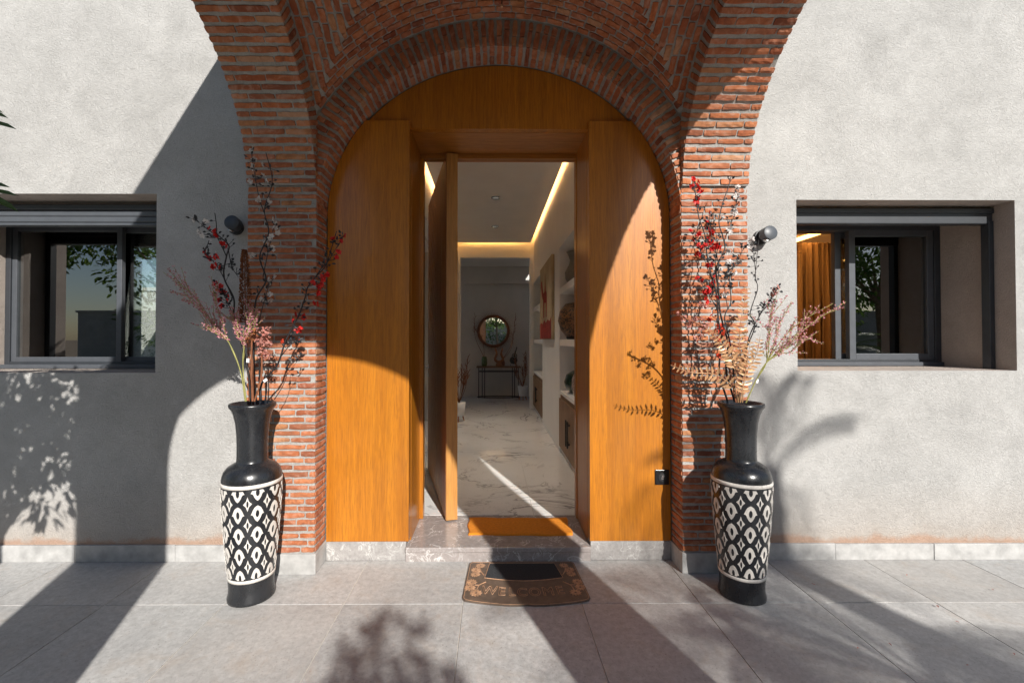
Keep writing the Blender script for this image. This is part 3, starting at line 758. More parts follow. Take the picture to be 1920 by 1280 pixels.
# ================================================================== THE HALL
HL, HR, HY1 = -0.72, 0.78, 5.57
hf = MB().box(-2.2, 2.7, 0.47, 7.5, -0.02, 0.084).build('hall_floor', M['grout']); tag(hf, kind='structure')
mt_ = {}
for j in range(6):
    for i in range(-2, 3):
        x0, x1 = 0.318 + (i - 1) * 1.2, 0.318 + i * 1.2; y0 = 0.474 if j == 0 else 1.143 + (j - 1) * 1.2; y1 = 1.143 + j * 1.2
        if x0 > 2.6 or x1 < -2.1: continue
        part('tile', M['marble_white'], hf, lambda m: m.box(max(x0, -2.2) + .0012, min(x1, 2.7) - .0012, y0 + .0012, min(y1, 7.49) - .0012, .06, .0895))
NI = [(0.95, 2.27), (3.97, 5.45)]; NZ = 2.39; ND = 0.36
hw = MB()
hw.box(HL - .15, HL, TH + .002, 1.9, 0.085, 3.45); hw.box(HL - .15, HL, 1.9, 5.1, 2.72, 3.45); hw.box(HL - .15, HL, 5.1, HY1, 0.085, 3.45)  # left wall opened out of view to bring more light into the hall
ys = [TH + .002, NI[0][0], NI[0][1], NI[1][0], NI[1][1], HY1]
for a, b in ((ys[0], ys[1]), (ys[2], ys[3]), (ys[4], ys[5])): hw.box(HR, HR + ND, a, b, 0.085, 3.45)
for a, b in NI: hw.box(HR, HR + ND, a, b, NZ, 3.45); hw.box(HR + ND - .02, HR + ND, a, b, 0.085, NZ)
hw.box(HL, -0.57, HY1 - .16, HY1, 0.085, 2.87); hw.box(0.715, HR, HY1 - .16, HY1, .085, 2.87); hw.box(HL, HR, HY1 - .16, HY1, 2.87, 3.45)
hw.box(HL, HR, TH + .002, TH + .03, 2.74, 3.45)
hwo = hw.build('hall_wall', M['white']); tag(hwo, kind='structure')
er = MB(); er.box(-2.2, 2.7, 7.32, 7.45, .085, 3.2); er.box(-2.35, -2.2, HY1, 7.45, 2.75, 3.2); er.box(2.7, 2.85, HY1, 7.45, .085, 3.2); er.box(-2.2, HL - .15, HY1 - .1, HY1, 2.72, 3.2); er.box(HR + ND, 2.7, HY1 - .1, HY1, .085, 3.2)
er.box(-2.2, 2.7, 7.20, 7.32, 2.62, 3.0)
ero = er.build('end_wall', M['warmwall']); tag(ero, kind='structure')
hc = MB(); hc.box(HL, HR, TH + .03, HY1 - .16, 3.40, 3.46); slab_holes(hc, -2.2, 2.7, HY1, 7.45, 3.0, 3.1, [FILL_OPENINGS[0], FILL_OPENINGS[2]])
hco = hc.build('hall_ceiling', M['ceil']); tag(hco, kind='structure')
DLY = (1.35, 2.75, 4.15); cp = MB()
slab_holes(cp, HL + .075, HR - .06, TH + .16, HY1 - .26, 3.125, 3.17, [(.06 - .042, .06 + .042, y - .042, y + .042) for y in DLY])
cp = cp.build('ceiling_panel', M['ceil']); tag(cp, kind='structure')
led = empty('cove_light', 'warm amber light strip glowing round the hall ceiling', 'cove light')
for (a, b, c, d) in ((HL + .10, HL + .12, .7, HY1 - .3), (HR - .105, HR - .085, .7, HY1 - .3)):
    part('light_strip', M['led'], led, lambda m: m.box(a, b, c, d, 3.172, 3.19))
part('light_strip', M['led'], led, lambda m: m.box(HL + .2, HR - .2, HY1 - .295, HY1 - .275, 3.172, 3.19))
for k, yy in enumerate((1.35, 2.75, 4.15)):  # fittings switched on as added fill for the hall
    o = empty('ceiling_downlight', ['round downlight in hall ceiling nearest the doorway', 'round downlight in hall ceiling, middle of the three', 'round downlight in hall ceiling farthest from the doorway'][k], 'downlight', 'hall downlights lit as added fill')
    o.location = (0.06, yy, 3.125)
    part('ring', M['grey_metal'], o, lambda m: m.lathe([(.058, 0), (.058, -.006), (.044, -.006), (.040, .0)], 20))
    part('baffle_tube', M['baffle'], o, lambda m: m.lathe([(.0395, -.002), (.0395, .11)], 24))  # deep black tube keeps the added glowing lens out of sight
    part('lens', M['hall_fill_spot'], o, lambda m: m.lathe([(.0392, .109), (.001, .1092)], 24))
# shelves and cabinets
for q, (a, b) in enumerate(NI):
    for k, zs in enumerate((1.94, 1.36)):
        o = MB().box(HR + .002, HR + ND - .022, a + .002, b - .002, zs - .07, zs, b=.002).build('wall_shelf', M['white'])
        tag(o, [['upper white shelf in the hall niche nearest the doorway', 'lower white shelf in the hall niche nearest the doorway'], ['upper white shelf in the far hall niche behind the painting', 'lower white shelf in the far hall niche behind the painting']][q][k], 'shelf', 'white niche shelves')
    o = empty('cabinet', ['brown wood cabinet low in the hall niche nearest the doorway', 'brown wood cabinet low in the far hall niche'][q], 'cabinet', 'hall cabinets')
    part('carcass', M['wood_cab'], o, lambda m: m.box(HR + .012, HR + ND - .022, a + .002, b - .002, .16, .745))
    part('kickboard', M['white'], o, lambda m: m.box(HR + .02, HR + ND - .022, a + .002, b - .002, .0895, .16))
    part('top', M['white'], o, lambda m: m.box(HR + .004, HR + ND - .022, a + .002, b - .002, .746, .785, b=.002))
    mid = (a + b) / 2
    for y0, y1, hy in ((a + .004, mid - .002, mid - .045), (mid + .002, b - .004, mid + .045)):
        d = part('cabinet_door', M['wood_cab'], o, lambda m: m.box(HR - .008, HR + .011, y0, y1, .165, .70, b=.002))
        part('handle', M['black_matt'], d, lambda m: (m.box(HR - .04, HR - .028, hy - .008, hy + .008, .30, .56, b=.002), m.box(HR - .03, HR - .008, hy - .006, hy + .006, .33, .345), m.box(HR - .03, HR - .008, hy - .006, hy + .006, .515, .53)))
# painting
pa = empty('painting', 'tall beige canvas with red animal figures on hall wall', 'painting')
part('canvas', plain('ochre_canvas', (0.42, 0.34, 0.22), 0.9, 0.25, 3), pa, lambda m: m.box(HR - .04, HR - .004, 2.64, 3.93, 1.36, 2.40, b=.003))
def flat(m, poly): m.prism(poly, lambda a, b: (HR - .0425, a, b), lambda a, b: (HR - .0405, a, b))
red = plain('dark_red_paint', (0.30, 0.022, 0.014), 0.8, 0.4, 9)
part('red_ground', red, pa, lambda m: flat(m, [(2.67, 1.37), (3.90, 1.37), (3.90, 1.58), (3.7, 1.60), (3.55, 1.57), (3.4, 1.63), (3.2, 1.58), (3.0, 1.62), (2.8, 1.59), (2.67, 1.64)]))
part('red_figure', red, pa, lambda m: flat(m, [(3.10, 1.88), (3.13, 1.66), (3.20, 1.66), (3.22, 1.86), (3.36, 1.86), (3.40, 1.66), (3.48, 1.66), (3.50, 1.88), (3.58, 2.02), (3.66, 2.20), (3.76, 2.20), (3.78, 2.15), (3.71, 2.14), (3.64, 1.98), (3.56, 1.93), (3.50, 2.0), (3.34, 2.02), (3.28, 2.26), (3.22, 2.02), (3.12, 1.98)]))
# things on the shelves
def lathe_thing(name, label, cat, prof, loc, mat, n=24, group=None, sy=1.0):
    o = MB().lathe(prof, n).build(name, mat, smooth=True); o.location = loc; o.scale = (1, sy, 1); return tag(o, label, cat, group)
lathe_thing('grey_vase', 'ribbed grey waisted vase on the upper shelf nearest the doorway', 'vase', [(.001, 0), (.09, 0), (.125, .08), (.13, .14), (.09, .22), (.075, .27), (.10, .34), (.115, .36), (.105, .355), (.07, .28), (.001, .27)], (HR + .15, 2.0, 1.94), plain('grey_stoneware', (.20, .19, .17), .7, .15, 30))
cdisc = empty('carved_disc', 'round carved brown wood disc on the lower shelf nearest the doorway', 'carving'); cdisc.location = (HR + .13, 1.98, 1.36)
part('disc', M['carved'], cdisc, lambda m: m.lathe([(.001, .02), (.10, .03), (.16, .10), (.19, .2), (.17, .30), (.11, .38), (.001, .40)], 28), smooth=True)
part('foot', M['black_matt'], cdisc, lambda m: m.lathe([(.001, 0), (.09, 0), (.10, .012), (.10, .03), (.001, .035)], 20))
lathe_thing('green_vase', 'squat dark green glazed round vase on the cabinet nearest the doorway', 'vase', [(.001, 0), (.08, 0), (.15, .06), (.165, .12), (.14, .20), (.07, .245), (.05, .25), (.045, .24), (.001, .20)], (HR + .17, 1.98, .785), plain('dark_green_glaze', (.008, .025, .012), .12, .3, 40, .3, 0, .5))
lathe_thing('speckled_vase', 'speckled white and brown vase on cabinet beside the green vase', 'vase', [(.001, 0), (.05, 0), (.08, .08), (.075, .18), (.04, .26), (.05, .30), (.04, .29), (.001, .25)], (HR + .11, 1.68, .785), plain('speckled_glaze', (.35, .27, .24), .3, .9, 60))
lathe_thing('speckled_jar', 'tall speckled jar on the cabinet of the far niche', 'jar', [(.001, 0), (.05, 0), (.07, .1), (.06, .25), (.04, .34), (.05, .37), (.001, .36)], (HR + .10, 4.15, .785), plain('speckled_brown_glaze', (.22, .15, .12), .4, .9, 40))
lathe_thing('green_bottle', 'slim dark green bottle on the lower far shelf', 'bottle', [(.001, 0), (.05, 0), (.055, .06), (.025, .2), (.018, .36), (.025, .38), (.001, .38)], (HR + .07, 4.12, 1.36), plain('bottle_green', (.01, .04, .025), .2, .2))
o = empty('figurine', 'small dark curled figurine on the upper far shelf', 'figurine'); o.location = (HR + .09, 4.35, 1.94)
part('curl', M['black'], o, lambda m: m.tube([(0, .12 * math.cos(a) * (1 - a / 12), .075 + .065 * math.sin(a)) for a in np.linspace(-1.5, 6, 24)], [.02] * 20 + [.018, .015, .012, .008], 8))
part('foot', M['black'], o, lambda m: m.box(-.03, .03, -.06, .06, 0, .02, b=.004))
# console table, mirror and what stands on it
CX, CY, CZ = 0.155, 7.0, 0.775
ct = empty('console_table', 'slim dark console table with thin metal legs at hall end', 'console table')
part('top', M['wood_cab'], ct, lambda m: m.box(CX - .48, CX + .48, CY - .17, CY + .17, CZ - .03, CZ, b=.006))
part('rail', M['black_matt'], ct, lambda m: m.box(CX - .42, CX + .42, CY - .15, CY + .15, CZ - .12, CZ - .10, b=.003))
for sx, sy in ((-.43, -.13), (-.36, .1), (-.30, -.13), (.43, -.13), (.36, .1), (.30, -.13)):
    part('leg', M['black_matt'], ct, lambda m: m.tube([(CX + sx, CY + sy, .09), (CX + sx, CY + sy, CZ - .031)], .009, 8))
part('foot_bar', M['black_matt'], ct, lambda m: m.tube([(CX + .46 * math.cos(a) * (1 if abs(math.cos(a)) > .5 else 1), CY + .15 * math.sin(a), .102) for a in np.linspace(0, 2 * math.pi, 40)], .010, 6))
mi = empty('round_mirror', 'round mirror with a dark spiky sunburst frame above the console', 'mirror'); mc = Vector((0.045, 7.19, 1.545))
def ringpt(r, a, y): return (mc.x + r * math.cos(a), y, mc.z + r * math.sin(a))
mirror_m = NT('mirror_silver').P(Base_Color=(.92, .92, .92), Metallic=1.0, Roughness=0.0).m
part('mirror_glass', mirror_m, mi, lambda m: m.add([ringpt(.305, 2 * math.pi * i / 48, mc.y - .012) for i in range(48)] + [ringpt(.305, 2 * math.pi * i / 48, mc.y) for i in range(48)], [tuple(range(48)), tuple(range(95, 47, -1))] + [(i, (i + 1) % 48, 48 + (i + 1) % 48, 48 + i) for i in range(48)]))
part('frame', M['stem_brown'], mi, lambda m: m.tube([ringpt(.335, 2 * math.pi * i / 48, mc.y - .01) for i in range(49)], .034, 8))
part('spikes', M['stem_brown'], mi, lambda m: [m.tube([ringpt(.36, a, mc.y - .005), ringpt(.36 + random.uniform(.04, .075), a + random.uniform(-.02, .02), mc.y - .005)], [.006, .002], 4) for a in np.linspace(0, 2 * math.pi, 72)])
# reeds in vases either side of the mirror
def twig_plume(o, base, tip, bend, mat=M['stem_brown'], tufts=14):
    b, t = Vector(base), Vector(tip); mid = (b + t) / 2 + Vector(bend); P = bez([b, mid, t], 10)
    part('stem', mat, o, lambda m: m.tube(P, [.006 * (1 - .6 * i / len(P)) for i in range(len(P))], 5))
    def tf(m):
        for i in range(tufts):
            p = P[int(len(P) * (.55 + .44 * i / tufts))]; d = Vector((random.uniform(-1, 1), random.uniform(-.6, .6), random.uniform(.6, 1.6))).normalized()
            m.tube([p, p + d * random.uniform(.05, .09)], [.007, .003], 4)
    q = part('plume', mat, o, tf); q['kind'] = 'stuff'
lathe_thing('green_glass_vase', 'small green glass vase on console left of the carving', 'vase', [(.001, 0), (.05, 0), (.062, .05), (.06, .15), (.048, .20), (.05, .21), (.001, .19)], (CX - .31, CY, CZ), plain('olive_glass', (.10, .13, .04), .15, .2))
o = empty('dried_reed', 'dried reed leaning left of the round mirror', 'dried plant', 'reeds beside the mirror'); twig_plume(o, (CX - .31, CY, CZ + .18), (CX - .54, CY + .05, CZ + .85), (.08, 0, .0)); twig_plume(o, (CX - .31, CY, CZ + .18), (CX - .52, CY + .05, CZ + 1.12), (-.10, 0, .0))
lathe_thing('brown_vase', 'small brown bottle on console right of the carving', 'vase', [(.001, 0), (.04, 0), (.05, .06), (.03, .13), (.02, .16), (.001, .16)], (CX + .10, CY + .08, CZ), M['stem_brown'])
o = empty('dried_reed', 'dried reed leaning right of the round mirror', 'dried plant', 'reeds beside the mirror'); twig_plume(o, (CX + .10, CY + .08, CZ + .15), (CX + .38, CY + .08, CZ + 1.12), (.06, 0, -.12)); twig_plume(o, (CX + .10, CY + .08, CZ + .15), (CX + .34, CY + .08, CZ + .72), (.05, 0, -.08))
o = empty('antler_carving', 'reddish wood carving with two raised arms on console middle', 'carving')
ax = CX + .01
part('base', M['terracotta'], o, lambda m: m.lathe([(.001, 0), (.07, 0), (.075, .03), (.05, .08), (.03, .12)], 16, (ax, CY - .04, CZ)))
for s in (-1, 1):
    part('arm', M['terracotta'], o, lambda m: m.tube(bez([(ax + s * .01, CY - .04, CZ + .08), (ax + s * .085, CY - .04, CZ + .15), (ax + s * .05, CY - .04, CZ + .27), (ax + s * .085, CY - .04, CZ + .40)], 6), [.03] * 7 + [.026] * 6 + [.02] * 4 + [.012, .006], 8))
    part('prong', M['terracotta'], o, lambda m: m.tube([(ax + s * .07, CY - .04, CZ + .15), (ax + s * .12, CY - .04, CZ + .19)], [.018, .006], 6))
o = empty('guitar_ornament', 'small black guitar shaped ornament on the right of console', 'ornament'); gx = CX + .33
def disc(m, x, z, r, y0, y1, n=24, sx=1.0): m.prism([(x + r * sx * math.cos(2 * math.pi * i / n), z + r * math.sin(2 * math.pi * i / n)) for i in range(n)], lambda a, b: (a, y0, b), lambda a, b: (a, y1, b))
part('body', M['black'], o, lambda m: (disc(m, gx, CZ + .13, .085, CY - .05, CY), disc(m, gx + .02, CZ + .225, .06, CY - .051, CY - .001)))
part('sound_hole', M['vase_white'], o, lambda m: m.tube([(gx + .02 + .036 * math.cos(a), CY - .053, CZ + .225 + .036 * math.sin(a)) for a in np.linspace(0, 6.283, 20)], .005, 5))
part('neck', M['black'], o, lambda m: m.tube([(gx + .03, CY - .03, CZ + .27), (gx + .075, CY - .03, CZ + .42)], .014, 6))
part('stand', M['black'], o, lambda m: (m.tube([(gx - .07, CY - .06, CZ), (gx - .05, CY - .03, CZ + .08)], .005, 5), m.tube([(gx + .07, CY - .06, CZ), (gx + .05, CY - .03, CZ + .08)], .005, 5)))
# potted dried plants in the hall
def dried_pot(name, label, loc, h, lean):
    o = empty(name, label, 'potted plant', 'dried plants in white pots'); o.location = loc
    part('pot', M['white'], o, lambda m: m.lathe([(.001, .09), (.085, .09), (.105, .30), (.095, .30), (.08, .27), (.001, .27)], 24), smooth=True)
    part('pot_foot', M['terracotta'], o, lambda m: [m.tube([(.06 * math.cos(a), .06 * math.sin(a), .1), (.09 * math.cos(a), .09 * math.sin(a), 0)], .010, 6) for a in (0.5, 2.6, 4.7)])
    for k in range(9):
        a = random.uniform(0, 6.28); t = (lean + .12 * math.cos(a), .12 * math.sin(a), h * random.uniform(.6, 1.0))
        twig_plume(o, (0, 0, .27), t, (.03 * math.cos(a), .03, 0), M['rust'] if k % 2 else M['stem_brown'], 16)
dried_pot('dried_plant', 'dried brown plant in white pot beside the open door', (-0.50, 4.15, .09), 1.05, .02)
dried_pot('dried_plant', 'dried plant in white pot behind the far niche wall', (0.66, 6.55, .09), 1.0, -.05)

# ================================================================== ROOMS BEHIND THE WINDOWS
rm = MB(); rm.box(1.20, 7.5, 5.2, 5.3, 0, 3); rm.box(7.5, 7.6, TH, 5.3, 0, 3); rm.box(1.15, 1.20, TH, 5.3, 0, 3)
o = rm.build('room_wall', M['warmwall']); tag(o, kind='structure')
o = MB().box(1.15, 7.6, TH + .002, 5.3, 0.0, .08).build('room_floor', M['wood_cab']); tag(o, kind='structure')
rc_ = MB(); slab_holes(rc_, 1.15, 7.6, TH + .002, 5.3, 2.70, 2.8, [FILL_OPENINGS[3]]); o = rc_.build('room_ceiling', M['ceil']); tag(o, kind='structure')
rl = empty('room_cove_light', 'amber ceiling light strips inside the right hand room', 'cove light')
for x in (2.55, 3.35, 4.05, 4.95, 5.9, 6.8): part('light_strip', M['led_room'], rl, lambda m: m.box(x, x + .07, 1.2, 5.15, 2.672, 2.698))
for k, (x, y) in enumerate(((3.7, 2.6), (4.5, 4.2))):
    o = empty('room_downlight', ['small lit downlight nearer the right window', 'small lit downlight deeper inside the right hand room'][k], 'downlight', 'right room downlights'); o.location = (x, y, 2.70)
    part('lens', M['spot'], o, lambda m: m.lathe([(.04, -.004), (.001, -.005)], 16)); part('ring', M['chrome'], o, lambda m: m.lathe([(.055, 0), (.055, -.008), (.04, -.008)], 16))
cu = MB(); NC = 90
for z in (0.08, 1.3, 2.62):
    for i in range(NC + 1):
        x = 3.98 + .62 * i / NC; cu.v.append((x + (.0 if z > 2 else .02 * math.sin(i)), 3.0 + .035 * math.sin(i * .62) + .012 * math.sin(i * 1.7 + z), z))
for r in range(2):
    for i in range(NC): a = r * (NC + 1) + i; cu.f.append((a, a + 1, a + NC + 2, a + NC + 1)); cu.mi.append(0)
o = cu.build('curtain', M['curtain'], smooth=True); tag(o, 'pleated ochre brown curtain seen through the right window', 'curtain')
md = o.modifiers.new('thick', 'SOLIDIFY'); md.thickness = .004
o = empty('framed_picture', 'dark framed picture on the wall inside the right room', 'picture')
part('frame', M['stem_brown'], o, lambda m: frame_rect(m, 5.05, 5.85, 1.25, 2.0, .05, 5.15, 5.195, .004)); part('print', M['black_matt'], o, lambda m: m.box(5.1, 5.8, 5.17, 5.19, 1.3, 1.95))
rm = MB(); rm.box(-8.4, -6.75, 4.2, 4.3, 0, 3); rm.box(-5.05, -0.9, 4.2, 4.3, 0, 3); rm.box(-6.75, -5.05, 4.2, 4.3, 2.72, 3); rm.box(-8.5, -8.4, TH, 4.3, 0, 3); rm.box(-0.9, -0.872, TH, 1.9, 0, 3); rm.box(-0.9, -0.872, 1.9, 5.1, 2.72, 3)
o = rm.build('left_room_wall', M['warmwall']); tag(o, kind='structure')
o = MB().box(-8.4, -.87, TH + .002, 4.3, 0.0, .08).build('left_room_floor', M['wood_cab']); tag(o, kind='structure')
lc = MB(); slab_holes(lc, -8.4, -.87, TH + .002, 4.3, 2.73, 2.8, [FILL_OPENINGS[1], FILL_OPENINGS[4]]); o = lc.build('left_room_ceiling', M['ceil']); tag(o, kind='structure')

bd = empty('courtyard_door', 'glazed courtyard door seen through the left window', 'door')
part('frame', M['dark_metal'], bd, lambda m: frame_rect(m, -6.74, -5.06, .09, 2.715, .09, 4.21, 4.29, .004))
part('stile', M['dark_metal'], bd, lambda m: (m.box(-6.42, -6.22, 4.212, 4.288, .18, 2.6), m.box(-5.68, -5.54, 4.212, 4.288, .18, 2.6)))
cwl = MB().box(-16, -3, 10.0, 10.3, -.05, 2.75).box(-16, -3, 9.95, 10.35, 2.75, 2.85).build('courtyard_wall', plain('whitewashed_wall', (.62, .61, .56), .9, .08, 2)); tag(cwl, 'sunlit white courtyard wall seen through the left window', 'wall')
cb = empty('courtyard_shrub', 'pale green shrub in the courtyard seen through left window', 'shrub')
part('stem', M['bark'], cb, lambda m: m.tube([(-8.6, 8.2, -.05), (-8.6, 8.2, .8)], .03, 6))

# ================================================================== THINGS AT THE DOOR
# ---- wall spot lamps
def wall_lamp(x, z, label):
    o = empty('wall_lamp', label, 'wall lamp', 'black wall spot lamps'); o.location = (x, 0, z)
    def cyl(m, p, q, r, n=28):
        m.tube([p, Vector(p).lerp(Vector(q), .04), Vector(p).lerp(Vector(q), .96), q], [r * .94, r, r, r * .94], n)
    part('mount', M['black_matt'], o, lambda m: cyl(m, (-.012, 0.0, -.012), (-.012, -.024, -.012), .044), auto=40)
    part('arm', M['black_matt'], o, lambda m: m.tube([(-.012, -.02, -.012), (0, -.045, 0)], .014, 12), smooth=True)
    hdm = part('head', M['grey_metal'] if x > 0 else M['dark_metal'], o, lambda m: cyl(m, (0.0, -.036, -.004), (0.004, -.088, .002), .043), auto=40)
    part('lens', M['chrome'], hdm, lambda m: m.tube([(-.012, -.066, -.042), (-.014, -.066, -.048)], .018, 14))
wall_lamp(-1.555, 2.062, 'black cylinder wall lamp between left window and brick pier')
wall_lamp(1.700, 2.005, 'grey cylinder wall lamp between brick pier and right window')
# ---- socket
o = empty('wall_socket', 'black square power socket low on the right oak panel', 'socket'); o.location = (1.068, 0, .508)
part('plate', M['black'], o, lambda m: m.box(-.043, .043, -.008, 0.0, -.046, .046, b=.003))
part('cover', M['black_matt'], o, lambda m: m.lathe([(.001, .012), (.026, .012), (.028, .007)], 24)).rotation_euler = (R(90), 0, 0)
part('keyhole', M['chrome'], o, lambda m: (m.box(-.006, .006, -.0135, -.0122, -.012, .012), m.box(-.003, .010, -.0137, -.0124, .006, .014)))
# ---- orange cloth on the step
m = MB(); NXX, NYY = 40, 14
for t in (0, 1):
    for j in range(NYY + 1):
        for i in range(NXX + 1):
            u, v = i / NXX, j / NYY
            x = -0.150 + .69 * u + .006 * math.sin(v * 9) + (.012 * (1 - v) if i == 0 else 0); y = 0.135 + .27 * v + .004 * math.sin(u * 14) + .006 * math.sin(u * 5 + 1)
            m.v.append((x, y, 0.0895 + .0065 * t + (.004 * mnoise.noise(Vector((x * 9, y * 9, 3))) + .003 if t else 0)))
def gi(t, i, j): return t * (NXX + 1) * (NYY + 1) + j * (NXX + 1) + i
for j in range(NYY):
    for i in range(NXX): m.f += [(gi(1, i, j), gi(1, i + 1, j), gi(1, i + 1, j + 1), gi(1, i, j + 1))]; m.mi.append(0)
per = [(i, 0) for i in range(NXX)] + [(NXX, j) for j in range(NYY)] + [(i, NYY) for i in range(NXX, 0, -1)] + [(0, j) for j in range(NYY, 0, -1)]
for a, b in zip(per, per[1:] + per[:1]): m.f.append((gi(0, *a), gi(0, *b), gi(1, *b), gi(1, *a))); m.mi.append(0)
o = m.build('orange_cloth', M['orange'], smooth=True); tag(o, 'flat bright orange cloth mat lying on the marble step', 'mat')
# ---- WELCOME mat
wm = empty('welcome_mat', 'brown rubber doormat with WELCOME lettering and daisies before step', 'doormat'); wm.location = (0.196, -0.235, 0.0)
MW = 0.335
def mat_outline(s=0.0):
    P = []; w0, w1 = MW - .02 - s, MW - s; yb, yf = .198 - s, -.20 + s
    P += [(-w0 + .015, yb), (-.1, yb), (0, yb + .004), (.1, yb), (w0 - .015, yb), (w0, yb - .015), (w1, yf + .02), (w1 - .012, yf)]
    for i in range(1, 16):
        t = i / 16; x = (w1 - .012) * (1 - 2 * t); y = yf - .048 * math.sin(math.pi * t) ** .8 + (.008 if abs(x) < .05 else 0) * math.cos(x / .05 * 1.57)
        P.append((x, y))
    P += [(-w1 + .012, yf), (-w1, yf + .02), (-w0, yb - .015)]
    return P
part('rubber_base', M['rubber'], wm, lambda m: m.prism(mat_outline(), lambda a, b: (a, b, .001), lambda a, b: (a, b, .0085)))
part('rim', M['bronze'], wm, lambda m: m.tube([(a, b, .0085) for a, b in mat_outline(.006) + mat_outline(.006)[:1]], .0016, 5))
cw = [(-.195, .172), (.195, .172), (.222, .012)] + [(.222 - .444 * i / 10, .012 - .032 * math.sin(math.pi * i / 10)) for i in range(1, 10)] + [(-.222, .012)]
part('carpet_inset', M['carpet'], wm, lambda m: m.prism(cw, lambda a, b: (a, b, .007), lambda a, b: (a, b, .0115)))
part('inset_rim', M['bronze'], wm, lambda m: m.tube([(a, b, .0105) for a, b in cw + cw[:1]], .0022, 5))
LET = 'WELCOME'; lx = [-.190, -.125, -.072, -.018, .048, .118, .182]
for ch, x in zip(LET, lx):
    cu_ = bpy.data.curves.new('letter', 'FONT'); cu_.body = ch; cu_.size = .094; cu_.align_x = 'CENTER'; cu_.fill_mode = 'NONE'; cu_.bevel_depth = .0017; cu_.bevel_resolution = 0; cu_.resolution_u = 4; cu_.offset = .001
    to = bpy.data.objects.new('letter', cu_); col.objects.link(to)
    dg = bpy.context.evaluated_depsgraph_get(); me = bpy.data.meshes.new_from_object(to.evaluated_get(dg)); bpy.data.objects.remove(to)
    me.name = 'letter'; me.materials.clear(); me.materials.append(M['bronze'])
    o = bpy.data.objects.new('letter', me); col.objects.link(o); o.parent = wm
    o.location = (x * 1.04, -.163 + .05 * (x / .2) ** 2 * .42 - .0, .0092); o.scale = (.86, 1.12, 1); o.rotation_euler = (0, 0, x * .55)
def daisy(x, y, r):
    def f(m):
        for k in range(11):
            a = 2 * math.pi * k / 11; d = Vector((math.cos(a), math.sin(a), 0)); s_ = Vector((-d.y, d.x, 0)); c = Vector((x, y, .0088)); h = Vector((0, 0, .003))
            P = [c + d * r * .22 - s_ * r * .05, c + d * r * .7 - s_ * r * .17, c + d * r, c + d * r * .7 + s_ * r * .17, c + d * r * .22 + s_ * r * .05]
            m.prism([(p.x, p.y) for p in P], lambda a, b: (a, b, .0085), lambda a, b: (a, b, .0112))
    part('daisy', M['bronze'], wm, f)
for s in (-1, 1):
    for (x, y, r) in ((.245, .150, .034), (.270, .100, .036), (.272, .052, .034), (.290, -.03, .036), (.297, -.085, .038), (.262, -.135, .040)): daisy(s * (x + .004), y, r * .84)
    for P in ([(.226, .045), (.245, .085), (.255, .12)], [(.245, .08), (.262, .075)], [(.215, -.028), (.25, -.06), (.262, -.10)], [(.25, -.06), (.275, -.06)]):
        part('stalk', M['bronze'], wm, lambda m: m.tube(bez([(s * a, b, .009) for a, b in P], 5), .0028, 5))

